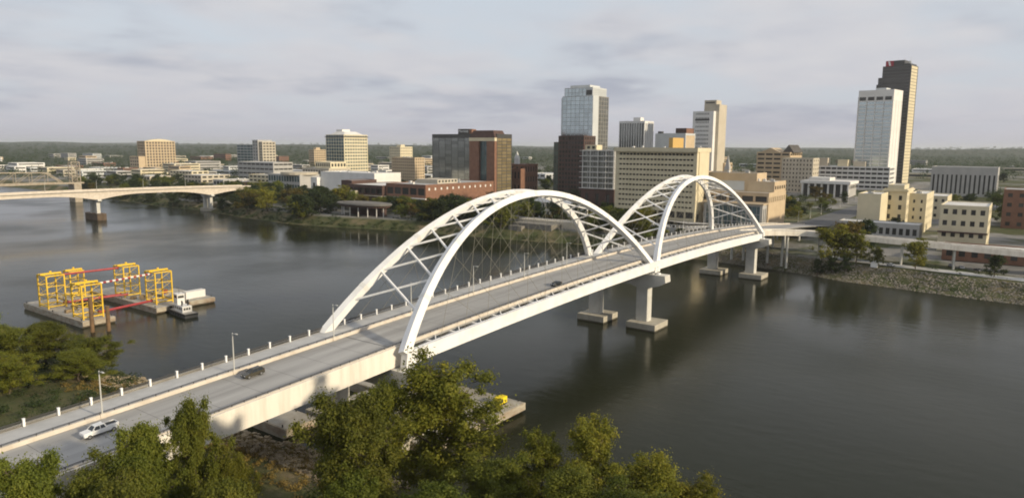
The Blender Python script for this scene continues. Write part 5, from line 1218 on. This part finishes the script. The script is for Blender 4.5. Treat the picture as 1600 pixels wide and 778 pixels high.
# the rest of the town's trees: too many and too small to tell apart
cc = []; rr = []
rs = np.random.RandomState(19)
while len(cc) < 900:
    u = rs.uniform(-80, 1680); dep = rs.uniform(700, 1500)
    x = CAM.x+dep*math.cos(YAW)+(u-800)/FPX*dep*math.sin(YAW); y = CAM.y+dep*math.sin(YAW)-(u-800)/FPX*dep*math.cos(YAW)
    if not free(x, y, 4) or x < shore(y)+90 or abs(y-14) < 40: continue
    s_ = rs.uniform(3.2, 5.5); cc.append((x, y, gz(x,y)+s_*1.1)); rr.append(s_)
    for _ in range(3): cc.append((x+rs.normal()*s_*0.6, y+rs.normal()*s_*0.6, gz(x,y)+s_*(0.8+rs.rand()))); rr.append(s_*rs.uniform(0.4,0.7))
tm_ = link('town_trees', leaves_mesh('town_trees', np.array(cc), np.array(rr), 90000, 1.0, LEAF_D, rs, flat=0.9)); tag(tm_, 'mass of street and yard trees between the town buildings', 'trees', kind='stuff')
# distant woodland: one mass of crowns from the edge of town to the hills
cc = []; rr = []
rs = np.random.RandomState(9)
while len(cc) < 6500:
    u = rs.uniform(-120, 1720); dep = 1150*(7000/1150.)**rs.rand()
    x = CAM.x+dep*math.cos(YAW)+(u-800)/FPX*dep*math.sin(YAW); y = CAM.y+dep*math.sin(YAW)-(u-800)/FPX*dep*math.cos(YAW)
    if not free(x, y, 4) or x < shore(y)+60: continue
    s = rs.uniform(3.5, 6.5)*(1+dep/5000.); cc.append((x, y, gz(x,y)+s*0.8)); rr.append(s)
cen = np.array(cc); rad = np.array(rr)
wd = link('woodland', leaves_mesh('woodland', cen, rad**(1/2.2)*0+rad, 260000, 2.4, LEAF_D, rs, flat=0.8)); tag(wd, 'distant dark green woodland stretching to the hills', 'woodland', kind='stuff')
# grass strips: park slope and median
mg = MB().add([(455,31,11.75),(715,36,14.2),(715,64,14.2),(455,60,11.75)], [(0,1,2,3)]).build('lawn', grass); tag(mg, kind='structure')
# marker posts and a parked row near the bank path
r = empty('marker_column', (302, -51, gz(302,-51))); tag(r, 'white stone marker on a square base on the far bank path', 'monument')
MB().box(-1.6,1.6,-1.6,1.6,0,2.6).build('base', whitewall, r); MB().box(-0.7,0.7,-0.7,0.7,2.6,6.4).build('shaft', whitewall, r); MB().add([(-.7,-.7,6.4),(.7,-.7,6.4),(.7,.7,6.4),(-.7,.7,6.4),(0,0,7.4)],[(0,1,4),(1,2,4),(2,3,4),(3,0,4),(3,2,1,0)]).build('cap', whitewall, r)
pv = MB().add([(x, y, gz(float(shore(y))+24, y)+0.25) for y in (-200,-150,-100,-60,-25) for x in (float(shore(y))+20, float(shore(y))+30)], [(2*i,2*i+1,2*i+3,2*i+2) for i in range(4)]).build('path', walk_conc); tag(pv, kind='structure')
for k, (x, y, c, nm) in enumerate(((322,-84,(0.05,0.05,0.06),'dark'),(318,-90,(0.6,0.6,0.6),'silver'),(314,-98,(0.03,0.03,0.03),'black'),(305,-60,(0.7,0.7,0.68),'white'))):
    v = vehicle('sedan', (x, y, gz(x+2,y)+0.3), 0.3*k, mat('town_paint_%d' % k, c, 0.3, spec=0.6), '%s sedan parked on the far bank near the ramp' % nm)
# buoy float by the girder bridge
r = empty('channel_marker', (302, 556, 0)); tag(r, 'white square marker on a float by the girder bridge pier', 'marker')
MB().box(-1.5,1.5,-2.5,2.5,-0.4,0.6).build('float', pier_conc, r); MB().box(-0.3,0.3,-1.6,1.6,1.4,6.8).build('board', whitewall, r); MB().box(-0.15,0.15,-0.15,0.15,0.6,1.4).build('stem', lamp_metal, r)

# ------------------------------------------------------------------ haze
hm = bpy.data.materials.new('haze'); hm.use_nodes = True; N = hm.node_tree.nodes; N.clear()
pvn = N.new('ShaderNodeVolumePrincipled'); pvn.inputs['Color'].default_value = (0.90,0.95,1.0,1); pvn.inputs['Density'].default_value = 0.000045; pvn.inputs['Anisotropy'].default_value = 0.15
on = N.new('ShaderNodeOutputMaterial'); hm.node_tree.links.new(pvn.outputs[0], on.inputs['Volume'])
hzb = MB().box(-7000, 61000, -31000, 61000, -6.0, 215.0).build('haze', hm); tag(hzb, 'thin pale haze over the whole river valley', 'haze', kind='stuff')
